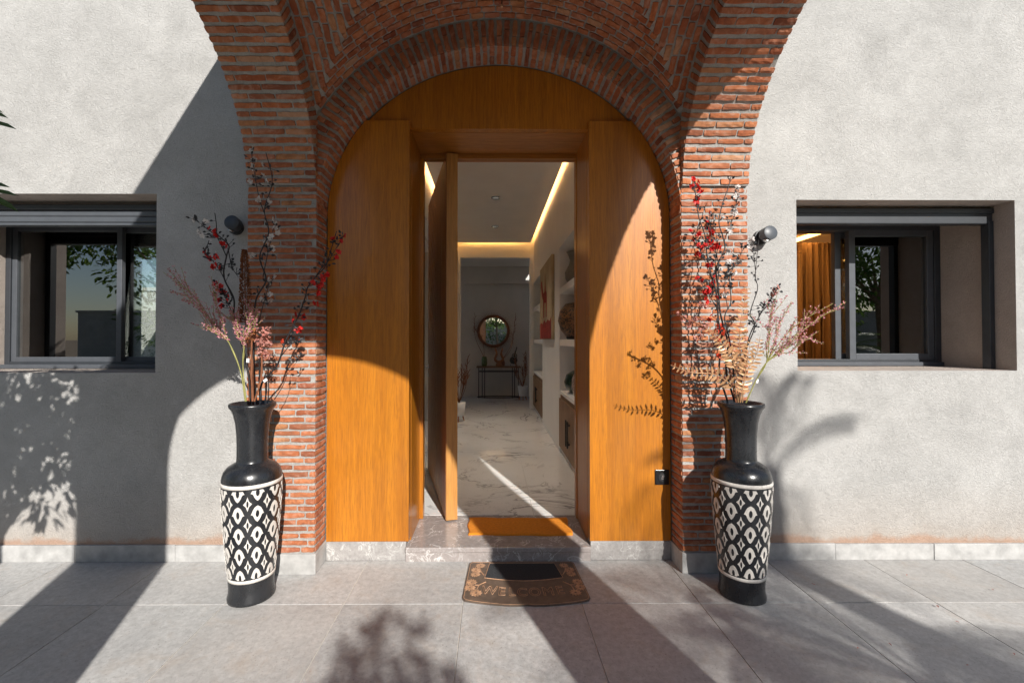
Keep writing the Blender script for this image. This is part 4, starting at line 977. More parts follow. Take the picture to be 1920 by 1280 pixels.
# ---- floor vases
PROF = [(.001, .004), (.108, .0), (.118, .004), (.119, .018), (.113, .04), (.112, .07), (.117, .13), (.1325, .30), (.1445, .45), (.1505, .56), (.1505, .61), (.148, .642), (.140, .668), (.122, .690), (.098, .704), (.083, .711), (.0785, .718),
        (.0775, .74), (.0775, .80), (.0795, .86), (.0855, .92), (.096, .965), (.107, .990), (.1165, 1.001), (.119, 1.011), (.1165, 1.021), (.110, 1.022), (.100, 1.012), (.088, .985), (.001, .98)]
PROF = [(r * .965, z) for r, z in PROF]
def vrad(z):
    P = [p for p in PROF if True][2:15]
    return float(np.interp(z, [p[1] for p in P], [p[0] for p in P]))
def vase(x, y, rot, label):
    o = empty('floor_vase', label, 'vase', 'tall patterned floor vases'); o.location = (x, y, 0); o.rotation_euler = (0, 0, rot)
    part('body', M['vase'], o, lambda m: m.lathe(PROF, 64), smooth=True)
    def sp(th, z, d=.0012): r = vrad(z) + d; return (r * math.cos(th), r * math.sin(th), z)
    for z0, z1, nm in ((.604, .622, 'band'), (.118, .134, 'band')):
        def bnd(m):
            n = 64
            prof = [(vrad(z0) - .002, z0 - .001), (vrad(z0) + .002, z0), (vrad((z0 + z1) / 2) + .0028, (z0 + z1) / 2), (vrad(z1) + .002, z1), (vrad(z1) - .002, z1 + .001)]
            m.lathe(prof, n)
        part(nm, M['vase_white'], o, bnd, smooth=True)
    def lens(n, w, h, dy=0.0):
        return [(w * math.sin(math.pi * t) * s_, dy + h * math.cos(math.pi * t)) for (t, s_) in [(i / (n / 2), 1) for i in range(n // 2)] + [(1 - i / (n / 2), -1) for i in range(n // 2)]]
    def resample(P, n):
        P = np.array(P + P[:1]); d = np.r_[0, np.cumsum(np.hypot(*np.diff(P, axis=0).T))]; t = np.arange(n) / n * d[-1]
        return [(float(np.interp(a, d, P[:, 0])), float(np.interp(a, d, P[:, 1]))) for a in t]
    NCOL = 10; dz = .108
    DIA = [(0, 1), (.34, .38), (1, 0), (.34, -.38), (0, -1), (-.34, -.38), (-1, 0), (-.34, .38)]
    LEAF = [(0, 1), (.42, .82), (.72, .42), (.84, .14), (1.0, -.10), (.66, -.10), (.54, -.42), (.28, -.80), (0, -1), (-.28, -.80), (-.54, -.42), (-.66, -.10), (-1.0, -.10), (-.84, .14), (-.72, .42), (-.42, .82)]
    def motif(P, thc, zc, hw, hh, clip0, clip1):
        N = 24
        out = resample([(a * hw, b * hh) for a, b in P], N); inn = resample(lens(16, hw * .27, hh * .46), N)
        # start both at the top
        m = MB(); rr = vrad(zc)
        def pt(p, d):
            z = min(max(zc + p[1], clip0), clip1); return sp(thc + p[0] / rr, z, d)
        vs_ = [pt(p, .0022) for p in out] + [pt(p, .0022) for p in inn] + [pt(p, -.001) for p in out] + [pt(p, -.001) for p in inn]
        fs_ = []
        for i in range(N):
            j = (i + 1) % N; fs_ += [(i, j, N + j, N + i), (i, 2 * N + i, 2 * N + j, j), (N + i, N + j, 3 * N + j, 3 * N + i)]
        m.add(vs_, fs_); return m
    for c in range(NCOL):
        th = 2 * math.pi * c / NCOL
        for r in range(5):
            zc = .585 - dz * r
            if r == 4: zc = .150
            k0, k1 = .140, .596
            part('leaf_motif', M['vase_white'], o, lambda m: None) if False else motif(LEAF, th, zc, .0335 * vrad(zc) / .15 * random.uniform(.95, 1.05), .043 * random.uniform(.96, 1.04), k0, k1).build('leaf_motif', M['vase_white'], o)
        for r in range(4):
            zc = .585 - dz * (r + .5)
            motif(DIA, th + math.pi / NCOL, zc, .0205 * vrad(zc) / .15, .037, k0, k1).build('diamond_motif', M['vase_white'], o)
    def peb(m):
        for i in range(70):
            a = random.uniform(0, 6.28); r = .085 * math.sqrt(random.random()); s = random.uniform(.006, .011)
            m.add([(r * math.cos(a) + s * dx, r * math.sin(a) + s * dy, .982 + s * .7 * dz_) for dx, dy, dz_ in ((1, 0, 0), (0, 1, 0), (-1, 0, 0), (0, -1, 0), (0, 0, 1), (0, 0, -1))], [(0, 1, 4), (1, 2, 4), (2, 3, 4), (3, 0, 4)])
    q = part('pebbles', M['pebble'], o, peb); q['kind'] = 'stuff'
    return o
VL = (-1.262, -0.372); VR = (1.352, -0.372)
vase(VL[0], VL[1], 0.35, 'tall black and white carved floor vase left of the door')
vase(VR[0], VR[1], 0.1, 'tall black and white carved floor vase right of the door')

# ================================================================== BRANCHES IN THE VASES
def petal_mesh(seed, mat, r=0.0155, npet=5, layers=2):
    q = random.Random(seed); m = MB()
    for l in range(layers):
        for k in range(npet):
            a = 2 * math.pi * (k + .5 * l) / npet + q.uniform(-.2, .2); R_ = r * (1 - .25 * l) * q.uniform(.85, 1.1); lift = .25 + .5 * l + q.uniform(-.15, .2)
            d = Vector((math.cos(a), math.sin(a), lift)).normalized(); s_ = Vector((-math.sin(a), math.cos(a), 0)); up = d.cross(s_) * -1
            c = Vector((0, 0, 0))
            P = [c, c + d * R_ * .55 + s_ * R_ * .42, c + d * R_ + s_ * R_ * .22 + Vector((0, 0, q.uniform(-.2, .3) * R_)), c + d * R_ - s_ * R_ * .22 + Vector((0, 0, q.uniform(-.2, .3) * R_)), c + d * R_ * .55 - s_ * R_ * .42]
            o = len(m.v); m.v += [tuple(p) for p in P]; m.f += [(o, o + 1, o + 2, o + 3), (o, o + 3, o + 4)]; m.mi += [0, 0]
    me = bpy.data.meshes.new('blossom'); me.from_pydata(m.v, [], m.f); me.materials.append(mat); return me
BLM = {c: [petal_mesh(50 + i + 10 * j, M['fl_' + c]) for i in range(4)] for j, c in enumerate(('red', 'orange', 'white', 'dusty'))}
def leaf_poly(m, p, d, L, W, up=None, fold=.25):
    d = d.normalized(); up = up or Vector((random.uniform(-.5, .5), -1, random.uniform(-.4, .6))); s_ = d.cross(up)
    s_ = s_.normalized() if s_.length > 1e-4 else d.orthogonal().normalized(); n_ = s_.cross(d)
    V_ = [p, p + d * L * .35 + s_ * W * .5 + n_ * W * fold, p + d * L * .75 + s_ * W * .36 + n_ * W * fold, p + d * L, p + d * L * .75 - s_ * W * .36 + n_ * W * fold, p + d * L * .35 - s_ * W * .5 + n_ * W * fold, p + d * L * .4, p + d * L * .75]
    m.add(V_, [(0, 1, 6), (1, 2, 7, 6), (2, 3, 7), (0, 6, 5), (6, 7, 4, 5), (7, 3, 4)])
def ZL(pts): return [(290 + .39 * x, 270 + .39 * y) for x, y in pts]      # from the two close looks at the photograph
def ZR(pts): return [(1230 + .39 * x, 300 + .39 * y) for x, y in pts]
def lift(pts, y0, y1):
    n = max(1, len(pts) - 1); return [U(px, py, y0 + (y1 - y0) * (i / n)) for i, (px, py) in enumerate(pts)]
def branch(name, label, mains, flowers, y0, y1, r=.0055, mat='stem_black', leaves=0, leafmat='leaf_black', cat='branch', group=None, leafsize=(.016, .026)):
    o = empty(name, label, cat, group); paths = []
    for i, mp in enumerate(mains):
        P = bez(lift(mp, y0 if i == 0 else (y0 + y1) / 2, y1), 9); paths.append(P); rr = r if i == 0 else r * .5
        part('stem' if i == 0 else 'twig', M[mat], o, lambda m: m.tube(P, [rr * (1 - .62 * j / len(P)) for j in range(len(P))], 7), smooth=True)
    allp = [p for P in paths for p in P]; tw = MB(); lf = MB()
    for colr, fl in flowers:
        for (px, py) in fl:
            f0 = U(px, py, (y0 + y1) / 2); cand = [p for p in allp if p.z < f0.z - .012] or allp
            b = min(cand, key=lambda p: (p.x - f0.x) ** 2 + (p.z - f0.z) ** 2 + .25 * abs(p.z - f0.z + .045) ** 2)
            f = U(px, py, b.y + random.uniform(-.022, .022))
            if (f - b).length > .012: tw.tube(bez([b, b.lerp(f, .55) + Vector((random.uniform(-.006, .006), 0, -.006)), f], 3), [.0022] * 4 + [.0016] * 3, 4)
            for rep_ in range(1 if random.random() < .45 else 2):
              f = f if rep_ == 0 else f + Vector((random.uniform(-.014, .014), random.uniform(-.012, .012), random.uniform(-.014, .014)))
              me = random.choice(BLM[colr]); q = bpy.data.objects.new('blossom', me); col.objects.link(q); q.parent = o
              q.location = f; q.rotation_euler = (R(90) + random.uniform(-.9, .9), random.uniform(-.8, .8), random.uniform(0, 6)); s_ = random.uniform(.8, 1.2); q.scale = (s_, s_, s_)
            for k in range(1 if leaves else 0):
                p = b.lerp(f, random.uniform(.2, .8)); leaf_poly(lf, p, Vector((random.uniform(-1, 1), random.uniform(-.6, .6), random.uniform(-.3, 1))), random.uniform(*leafsize), random.uniform(.009, .014))
    for k in range(leaves):
        P = random.choice(paths); p = P[random.randrange(len(P) // 3, len(P) - 1)]; d = Vector((random.uniform(-1, 1), random.uniform(-.6, .6), random.uniform(-.2, 1.2))).normalized()
        q = p + d * random.uniform(.008, .03); tw.tube([p, q], .0012, 4); leaf_poly(lf, q, d, random.uniform(*leafsize), random.uniform(.009, .015))
    if tw.v: tag(tw.build('twigs', M[mat], o), kind='stuff')
    if lf.v: tag(lf.build('leaves', M[leafmat], o, fix=False), kind='stuff')
    return o
def spray(name, label, root, fans, y0, y1, flo='fl_pink', stem='stem_green', group=None, dens=1.0, bud=(.0045, .008)):
    """heather-like spray: stems with tiny crowded flowers, some side sprigs"""
    o = empty(name, label, 'flower spray', group); st_ = MB(); fl = MB()
    for mp in fans:
        P = bez(lift(root + mp, y0, y1 + random.uniform(-.05, .05)), 10); n = len(P)
        part('stem', M[stem], o, lambda m: m.tube(P, [.0036 * (1 - .7 * j / n) for j in range(n)], 5))
        L = sum((P[i + 1] - P[i]).length for i in range(n - 1))
        for sp in range(int(6 * dens) + 1):
            i0 = int(n * random.uniform(.45, .9)); p = P[min(i0, n - 2)]; t = (P[min(i0 + 1, n - 1)] - p).normalized()
            d = (t + Vector((random.uniform(-.8, .8), random.uniform(-.6, .6), random.uniform(-.1, .8))) * .75).normalized(); l = random.uniform(.05, .13)
            e = p + d * l; st_.tube([p, e], [.0016, .0008], 4)
            for k in range(int(l * 150)):
                q = p.lerp(e, random.uniform(.15, 1)) + Vector((random.gauss(0, .0035), random.gauss(0, .0035), random.gauss(0, .0035))); s_ = random.uniform(*bud)
                leaf_poly(fl, q, Vector((random.uniform(-1, 1), random.uniform(-1, 1), random.uniform(-.5, 1))), s_ * 1.5, s_)
        for k in range(int(L * 110 * dens)):
            i0 = random.uniform(.5, .99) * (n - 1); p = P[int(i0)].lerp(P[min(int(i0) + 1, n - 1)], i0 % 1) + Vector((random.gauss(0, .0045), random.gauss(0, .0045), random.gauss(0, .0045))); s_ = random.uniform(*bud)
            leaf_poly(fl, p, Vector((random.uniform(-1, 1), random.uniform(-1, 1), random.uniform(-.5, 1))), s_ * 1.5, s_)
    tag(st_.build('sprigs', M[stem], o), kind='stuff'); tag(fl.build('flowers', M[flo], o, fix=False), kind='stuff')
    return o
def fern(name, label, pts, y0, y1, L, W, n, mat='gold', group=None, start=.25):
    o = empty(name, label, 'fern', group); P = bez(lift(pts, y0, y1), 10); N = len(P)
    part('stem', M[mat], o, lambda m: m.tube(P, [.0032 * (1 - .7 * j / N) for j in range(N)], 5))
    for k in range(n):
        f = start + (1 - start) * k / n; i0 = f * (N - 1); p = P[int(i0)].lerp(P[min(int(i0) + 1, N - 1)], i0 % 1); t = (P[min(int(i0) + 1, N - 1)] - P[max(int(i0) - 1, 0)]).normalized()
        sc = (1 - .55 * max(0, (f - .5) / .5)) * random.uniform(.88, 1.08)
        for s_ in (-1, 1):
            side = Vector((t.z, random.uniform(-.5, .2), -t.x)).normalized() * s_
            d = (side * 1.0 + t * random.uniform(.25, .5)).normalized()
            part('leaflet', M[mat], o, lambda m: leaf_poly(m, p, d, L * sc, W * sc, Vector((random.uniform(-.3, .3), -1, random.uniform(-.2, .5))), .22))
    return o
GL, GR = 'branches in the left vase', 'branches in the right vase'
ly = VL[1]; ry = VR[1]
branch('blossom_branch', 'tall wavy black branch with white blossoms in the left vase',
       [ZL([(488, 1236), (478, 1080), (478, 900), (487, 750), (535, 652), (505, 542), (548, 425), (528, 315), (565, 180), (535, 42)]),
        ZL([(526, 330), (500, 250), (475, 110), (463, 35)]), ZL([(520, 640), (545, 520), (575, 390)]), ZL([(500, 860), (530, 740), (560, 650)])],
       [('white', ZL([(463, 33), (475, 70), (475, 107), (522, 98), (520, 150), (537, 180), (461, 180), (492, 272), (550, 270), (545, 290), (578, 375), (575, 402), (592, 428), (555, 455), (540, 480), (566, 495), (468, 540), (571, 635), (548, 655), (560, 668), (535, 690), (552, 725), (512, 748), (556, 752)]))],
       ly + .02, ly + .04, leaves=60, group=GL)
branch('blossom_branch', 'black branch with red blossoms and white tip leaning left in left vase',
       [ZL([(462, 1236), (450, 1100), (410, 930), (381, 830), (380, 742), (333, 640), (345, 540), (357, 490), (318, 450), (300, 430), (296, 380), (289, 332)]),
        ZL([(345, 540), (300, 450), (240, 400), (193, 363)]), ZL([(375, 740), (320, 620), (262, 540), (235, 515)]), ZL([(380, 830), (340, 740), (295, 672)]), ZL([(352, 500), (372, 590), (402, 640)])],
       [('red', ZL([(265, 405), (305, 440), (288, 428), (325, 480), (340, 490), (240, 520), (250, 528), (262, 548), (285, 550), (275, 590), (298, 575), (318, 592), (295, 670), (315, 685), (303, 705), (330, 712), (345, 728), (316, 752), (345, 750), (322, 775)])),
        ('white', ZL([(193, 362), (245, 372), (225, 385), (210, 425), (230, 440), (262, 462), (300, 530)]))],
       ly, ly - .05, leaves=75, group=GL)
branch('blossom_branch', 'black curved branch with red blossoms leaning right across the oak panel',
       [ZL([(512, 1236), (516, 1150), (590, 1060), (632, 940), (690, 830), (724, 735), (735, 690), (772, 640), (822, 585), (850, 500), (874, 420)]),
        ZL([(772, 640), (800, 600), (835, 560), (910, 440)]), ZL([(600, 1030), (650, 968), (690, 943)])],
       [('red', ZL([(910, 438), (895, 468), (865, 455), (885, 520), (875, 545), (830, 628), (808, 638), (812, 650), (795, 665), (765, 670), (788, 690), (785, 715), (780, 770), (710, 825), (690, 830), (660, 845), (705, 880), (688, 893)])), ('orange', ZL([(612, 953), (690, 942)]))],
       ly - .01, ly + .05, leaves=62, group=GL)
branch('leaf_twig', 'thin bare black twig with few leaves at right rim of left vase', [ZL([(575, 1228), (612, 1170), (635, 1110), (640, 1040)]), ZL([(632, 1115), (665, 1070), (700, 1025)])], [], ly + .03, ly + .06, r=.0025, leaves=10, group=GL)
spray('heather_spray', 'long pink heather spray fanning to the left from left vase', ZL([(436, 1236), (412, 1090), (360, 960)]),
      [ZL([(280, 860), (190, 730), (40, 615)]), ZL([(270, 850), (180, 745), (68, 706)]), ZL([(290, 890), (220, 790), (132, 746)]), ZL([(330, 930), (280, 900), (235, 862)]), ZL([(330, 870), (300, 780), (280, 705)])], ly - .03, ly - .10, group=GL, dens=1.3)
spray('heather_spray', 'short pink heather spray above the middle of left vase', ZL([(440, 1236), (425, 1080), (430, 980)]),
      [ZL([(450, 880), (465, 780)]), ZL([(400, 880), (350, 830)]), ZL([(470, 900), (500, 800)]), ZL([(390, 900), (400, 790)])], ly - .05, ly - .09, group=GL, dens=1.6)
# rust coloured bottle-brush spike
o = empty('seed_spike', 'tall rust brown bristly seed spike in the left vase', 'dried plant', GL); P = lift(ZL([(468, 1236), (450, 1000), (438, 860), (432, 510)]), ly + .02, ly + .02); P = bez(P, 10)
part('stem', M['stem_brown'], o, lambda m: m.tube(P, .0032, 5))
def spike(m):
    lo, hi = len(P) * 2 // 3, len(P) - 1
    for k in range(1500):
        f = random.random(); i0 = lo + f * (hi - lo); p = P[int(i0)].lerp(P[min(int(i0) + 1, hi)], i0 % 1); rr = .030 * (1 - f) ** .45 + .002; a = random.uniform(0, 6.28); q = rr * random.uniform(.35, 1)
        d = Vector((math.cos(a), math.sin(a), .5)); leaf_poly(m, p + Vector((math.cos(a) * q, math.sin(a) * q, 0)), d, random.uniform(.008, .013), random.uniform(.004, .008), None, .3)
tag(part('bracts', M['rust'], o, spike, fix=False), kind='stuff')
def hydrangea(name, label, centers, stempts, y, group, colr='fl_dusty', n=70, rad=.03):
    o = empty(name, label, 'dried flower', group); P = bez(lift(stempts, y, y), 8); part('stem', M['stem_brown'], o, lambda m: m.tube(P, .0042, 6))
    for (px, py, s_) in centers:
        c = U(px, py, y)
        def f(m):
            for k in range(n):
                d = Vector((random.gauss(0, 1), random.gauss(0, 1), random.gauss(0, 1))).normalized(); p = c + d * rad * s_ * random.uniform(.55, 1.0)
                leaf_poly(m, p, Vector((random.uniform(-1, 1), random.uniform(-1, 1), random.uniform(-1, 1))), random.uniform(.011, .018), random.uniform(.009, .014), d, .1)
        tag(part('flower_head', M[colr], o, f, fix=False), kind='stuff')
hydrangea('dried_hydrangea', 'dusty rose dried hydrangea head on brown stem in left vase', [(*q, 1.0) for q in ZL([(540, 905), (500, 945), (540, 965), (505, 1000), (528, 935)])] + [(*ZL([(535, 1020)])[0], .6)], ZL([(480, 1236), (512, 1120), (515, 960)]), ly - .04, GL, n=34)
hydrangea('dried_hydrangea', 'small orange brown dried flower low in the left vase', [(*q, .8) for q in ZL([(470, 910), (455, 940)])], ZL([(470, 1236), (465, 1060), (468, 920)]), ly - .07, GL, 'rust', n=40)
for k, (p0, p1) in enumerate((((505, 1236), (500, 1010)), ((476, 1236), (470, 1030)), ((530, 1236), (538, 1140)), ((455, 1236), (442, 1050)))):
    A_, B_ = lift(ZL([p0, p1]), ly + .01 * k, ly + .01 * k); o = MB().tube([A_, A_.lerp(B_, .5) + Vector((.004, 0, 0)), B_], [.004, .004, .003], 6).build('bare_stem', M['stem_brown'] if k % 2 else M['stem_black'])
    tag(o, ['short bare black stem near the centre of left vase', 'short bare brown stem near the centre of left vase', 'short bare black stem at right rim of left vase', 'short bare brown stem at left rim of left vase'][k], 'stem', GL)
def card(px, py, y, label, rot):
    c = U(px, py, y); o = MB().box(-.007, .007, -.0006, .0006, -.0105, .0105).build('price_tag', M['tag']); o.location = c; o.rotation_euler = (.1, rot, .2); tag(o, label, 'tag')
card(*ZL([(448, 1040)])[0], ly - .06, 'small white card tag hanging among stems in left vase, upper one', .1)
card(*ZL([(532, 1135)])[0], ly - .03, 'small white card tag tilted just above the left vase rim', .9)
card(*ZR([(487, 1062)])[0], ry - .04, 'small white card tag on the green stem in right vase', .15)
# right vase
branch('blossom_branch', 'tall black branch covered in bright red blossoms in right vase',
       [ZR([(345, 1162), (308, 1040), (306, 960), (320, 880), (300, 770), (292, 650), (262, 540), (243, 440), (238, 370), (205, 270), (188, 150), (180, 92)]),
        ZR([(292, 640), (300, 500), (270, 380), (255, 255)]), ZR([(262, 560), (225, 460), (168, 342)]), ZR([(296, 720), (250, 640), (200, 566)])],
       [('red', ZR([(180, 92), (168, 128), (200, 103), (205, 135), (218, 155), (200, 185), (200, 210), (195, 198), (255, 252), (250, 298), (255, 325), (265, 350), (250, 378), (265, 395), (258, 385), (165, 340), (205, 360), (185, 385), (205, 405), (225, 420), (290, 412), (270, 425), (195, 450), (215, 460), (250, 505), (275, 500), (262, 510), (200, 565), (225, 580), (275, 590), (260, 612), (235, 638), (250, 630), (290, 662), (285, 560), (245, 680)])),
        ('orange', ZR([(270, 745), (265, 760), (300, 800), (320, 812), (305, 825), (322, 838), (290, 815), (305, 870), (345, 880), (300, 940), (335, 935), (318, 800)]))],
       ry, ry + .03, leaves=75, group=GR)
branch('blossom_branch', 'tall wavy black branch with small white blossoms in right vase',
       [ZR([(378, 1162), (338, 1010), (345, 880), (310, 740), (300, 620), (290, 520), (330, 430), (322, 370), (303, 300), (320, 210), (345, 140), (360, 84)]),
        ZR([(328, 390), (345, 340), (375, 265), (395, 150)]), ZR([(300, 640), (285, 520), (295, 410), (275, 270)])],
       [('white', ZR([(393, 128), (390, 165), (402, 190), (385, 225), (378, 262), (385, 245), (320, 275), (355, 325), (362, 340)]))], ry + .02, ry + .05, leaves=50, group=GR)
branch('blossom_branch', 'black side branch with white blossoms and dark leaves middle of right vase',
       [ZR([(385, 1162), (360, 900), (330, 760), (360, 680), (355, 560), (400, 470), (425, 415)]), ZR([(345, 720), (330, 600), (350, 500)])],
       [('white', ZR([(350, 435), (355, 490), (345, 505), (310, 525), (380, 540), (402, 495), (340, 560), (325, 650)]))], ry + .0, ry + .02, r=.004, leaves=62, group=GR)
branch('leaf_twig', 'slender dark twig rising before the wall lamp from right vase', [ZR([(395, 1162), (430, 930), (475, 800), (453, 735), (488, 620), (478, 545), (498, 350)]), ZR([(480, 545), (470, 470), (462, 385)])], [('white', ZR([(463, 385), (470, 420), (452, 430)]))], ry - .01, ry - .03, r=.0035, leaves=46, group=GR, leafsize=(.010, .018))
branch('leaf_twig', 'dark leafy twig slanting right over the right vase', [ZR([(400, 1162), (440, 880), (500, 745), (545, 685), (592, 604)])], [('dusty', ZR([(590, 605), (575, 625), (555, 650)]))], ry - .02, ry - .05, r=.0035, leaves=62, group=GR, leafsize=(.010, .018))
spray('heather_spray', 'pink heather spray fanning right across the window from right vase', ZR([(432, 1166), (480, 1060), (530, 975)]),
      [ZR([(620, 900), (740, 790), (915, 680)]), ZR([(620, 910), (720, 860), (805, 882)]), ZR([(600, 870), (690, 780), (850, 690)]), ZR([(570, 880), (600, 780), (655, 680)]), ZR([(545, 860), (550, 770), (560, 690)]), ZR([(600, 930), (650, 920), (720, 850)]), ZR([(530, 900), (540, 830), (530, 790)]), ZR([(640, 870), (700, 800), (715, 730)])], ry - .04, ry - .12, group=GR, dens=1.1)
fern('gold_fern', 'tall gold painted fern frond standing in right vase', ZR([(402, 1165), (400, 980), (405, 800), (440, 600)]), ry - .03, ry - .05, .048, .015, 20, group=GR, start=.28)
fern('gold_fern', 'gold painted fern frond drooping right over right vase rim', ZR([(415, 1165), (430, 1030), (480, 940), (500, 850)]), ry - .05, ry - .10, .045, .015, 12, group=GR, start=.2)
fern('gold_fern', 'gold painted fern frond curving left before brick pier, upper one', ZR([(395, 1165), (380, 1000), (330, 900), (240, 800)]), ry - .05, ry - .09, .050, .017, 13, group=GR, start=.35)
fern('gold_fern', 'low gold painted fern frond reaching left to the oak panel', ZR([(392, 1165), (370, 1090), (280, 1030), (170, 1020), (70, 985)]), ry - .04, ry - .10, .048, .016, 14, group=GR, start=.25)
fern('gold_fern', 'short gold painted fern frond upright near centre of right vase', ZR([(405, 1165), (420, 1080), (440, 960), (455, 860)]), ry - .09, ry - .11, .042, .015, 12, group=GR, start=.2)
hydrangea('dried_hydrangea', 'pale rose dried flower sprig leaning left over brick pier from right vase', [(*q, .55) for q in ZR([(105, 735), (130, 760), (165, 780), (190, 765), (160, 800), (215, 770), (235, 790), (215, 810), (190, 860), (215, 845), (240, 705), (220, 690)])], ZR([(385, 1165), (340, 960), (250, 820), (110, 745)]), ry - .02, GR, n=16, rad=.026)

# ================================================================== GARDEN BEHIND AND BESIDE THE VIEWER
def leaf_cloud(m, centers, n, L, W):
    for k in range(n):
        c, r = random.choice(centers); d = Vector((random.gauss(0, 1), random.gauss(0, 1), random.gauss(0, 1))).normalized(); p = Vector(c) + d * r * random.uniform(.3, 1) ** .6
        leaf_poly(m, p, (d + Vector((random.uniform(-.8, .8), random.uniform(-.8, .8), random.uniform(-.8, .4)))), random.uniform(*L), random.uniform(*W), Vector((random.uniform(-1, 1), random.uniform(-1, 1), 1)), .15)
def small_tree(name, label, base, trunk_h, crowns, n, L, W, mat, cat='tree', r=.05):
    o = empty(name, label, cat); b = Vector(base)
    part('trunk', M['bark'], o, lambda m: m.tube(bez([b, b + Vector((.05, .03, trunk_h * .5)), b + Vector((0, 0, trunk_h))], 6), [r * (1 - .4 * i / 12) for i in range(13)], 10), smooth=True)
    for c, rr in crowns: part('limb', M['bark'], o, lambda m: m.tube(bez([b + Vector((0, 0, trunk_h * .96)), (b + Vector((0, 0, trunk_h))).lerp(Vector(c), .5) + Vector((0, 0, .05)), Vector(c)], 4), [r * .5, r * .45, r * .4, r * .35, r * .3, r * .25, r * .2, r * .15, r * .1], 6))
    tag(part('crown', M[mat], o, lambda m: leaf_cloud(m, crowns, n, L, W), fix=False), kind='stuff'); return o
# shrub beside the portico: a few of its long leaves reach into the picture at the left edge
sh = empty('garden_shrub', 'shrub with long pointed green leaves at left picture edge', 'shrub')
sb = Vector((-2.42, -1.75, -.04))
crown = [((-2.30, -1.70, 1.75), .28), ((-2.15, -1.62, 1.45), .25), ((-2.55, -1.6, 1.55), .28), ((-2.45, -1.8, 1.95), .26), ((-2.05, -1.62, 1.95), .2), ((-2.7, -1.7, 1.8), .25), ((-2.25, -1.7, 2.05), .22), ((-2.75, -1.7, 2.05), .22), ((-2.1, -1.7, 1.7), .22), ((-2.4, -1.65, 1.5), .2)]
part('trunk', M['bark'], sh, lambda m: m.tube([sb, sb + Vector((.03, .03, .7)), sb + Vector((.05, .02, 1.4))], [.03, .026, .02], 8), smooth=True)
for c, r in crown: part('limb', M['bark'], sh, lambda m: m.tube(bez([sb + Vector((.05, .02, 1.2)), (sb + Vector((.05, .02, 1.3))).lerp(Vector(c), .6), Vector(c)], 4), [.014, .013, .012, .011, .010, .009, .008, .007, .005], 6))
tag(part('crown', M['leaf_green'], sh, lambda m: leaf_cloud(m, crown, 2300, (.07, .12), (.03, .045)), fix=False), kind='stuff')
for tip, root in (((32, 243), (-50, 222)), ((16, 222), (-50, 205)), ((6, 212), (-60, 190)), ((36, 368), (-60, 352)), ((36, 398), (-55, 350)), ((20, 352), (-60, 340))):
    a, b = U(*root, -1.08), U(*tip, -1.05); L_ = (b - a).length
    part('leaf', M['leaf_green'], sh, lambda m: leaf_poly(m, a, b - a, L_, .034, Vector((.1, -.6, .7)), .25))
    part('twig', M['bark'], sh, lambda m: m.tube([a, Vector((-2.35, -1.5, 1.9))], .004, 4))
# palms to the right behind the viewer
def palm(label, base, h, nf, L, el, seed):
    q = random.Random(seed); o = empty('fan_palm', label, 'palm', 'garden palms'); b = Vector(base)
    part('trunk', M['bark'], o, lambda m: m.tube([b + Vector((.02 * math.sin(i), 0, h * i / 10)) for i in range(11)], [.15 * (1 - .03 * i) * (1.1 if i % 2 else .92) for i in range(11)], 12))
    for k in range(nf):
        a = 2 * math.pi * k / nf + q.uniform(-.2, .2); e = R(q.uniform(*el)); d = Vector((math.cos(a) * math.cos(e), math.sin(a) * math.cos(e), math.sin(e)))
        P = [b + Vector((0, 0, h)) + d * L * t - Vector((0, 0, .45 * L * t * t)) for t in np.linspace(0, 1, 10)]
        def f(m):
            m.tube(P, [.012 * (1 - .08 * i) for i in range(10)], 5)
            for i in range(2, 10):
                t = (P[min(i + 1, 9)] - P[i - 1]).normalized(); s_ = t.cross(Vector((0, 0, 1))).normalized()
                for jj in range(4):
                    p = P[i - 1].lerp(P[i], jj / 4)
                    for sg in (-1, 1): leaf_poly(m, p, s_ * sg + t * .7 - Vector((0, 0, .25)), L * .30 * (1.1 - .07 * i), .0115, Vector((0, 0, 1)), .2)
        part('frond', M['palm'], o, f, fix=False)
    return o
palm('feather palm casting its shadow on the right wall', (3.95, -6.2, -.05), 4.2, 6, .9, (-10, 75), 5)
palm('feather palm standing behind the viewer to the right', (3.60, -7.5, -.05), 4.0, 17, 1.4, (-20, 60), 6)
palm('short feather palm beside the path just right of the viewer', (2.95, -4.3, -.05), 1.95, 13, 1.0, (-10, 55), 12)
palm('low feather palm mirrored in the right window', (6.2, -4.3, -.05), 1.1, 18, 1.25, (5, 80), 9)
small_tree('garden_tree', 'thin garden tree whose leaf shadows fall before the doormat', (1.75, -6.35, -.05), 2.3, [((1.40, -6.0, 3.0), .14), ((1.55, -6.2, 3.15), .13), ((1.28, -6.1, 2.9), .10), ((1.62, -6.1, 2.85), .15)], 210, (.08, .13), (.03, .05), 'leaf_tree', r=.03)
leaf_shrub = [((-8.6 + random.uniform(-.5, .5), 8.2 + random.uniform(-.4, .4), random.uniform(.5, 1.5)), .35) for _ in range(8)]
tag(part('foliage', M['leaf_green'], cb, lambda m: leaf_cloud(m, leaf_shrub, 900, (.06, .1), (.03, .05)), fix=False), kind='stuff')
for lab_, (tx, ty, th_) in zip(('dense tree left of the garden seen in left window reflection', 'dense tree far left behind the viewer', 'tall tree at left rear of the garden'), ((-8.2, -8.2, 2.2), (-11.5, -7.0, 2.2), (-5.2, -11.8, 2.6))):
    small_tree('garden_tree', lab_, (tx, ty, -.05), th_, [((tx + random.uniform(-1.5, 1.5), ty + random.uniform(-1, 1), th_ + random.uniform(-.6, 2.2)), .8) for k in range(10)], 3000, (.13, .2), (.06, .09), 'leaf_tree', r=.1)
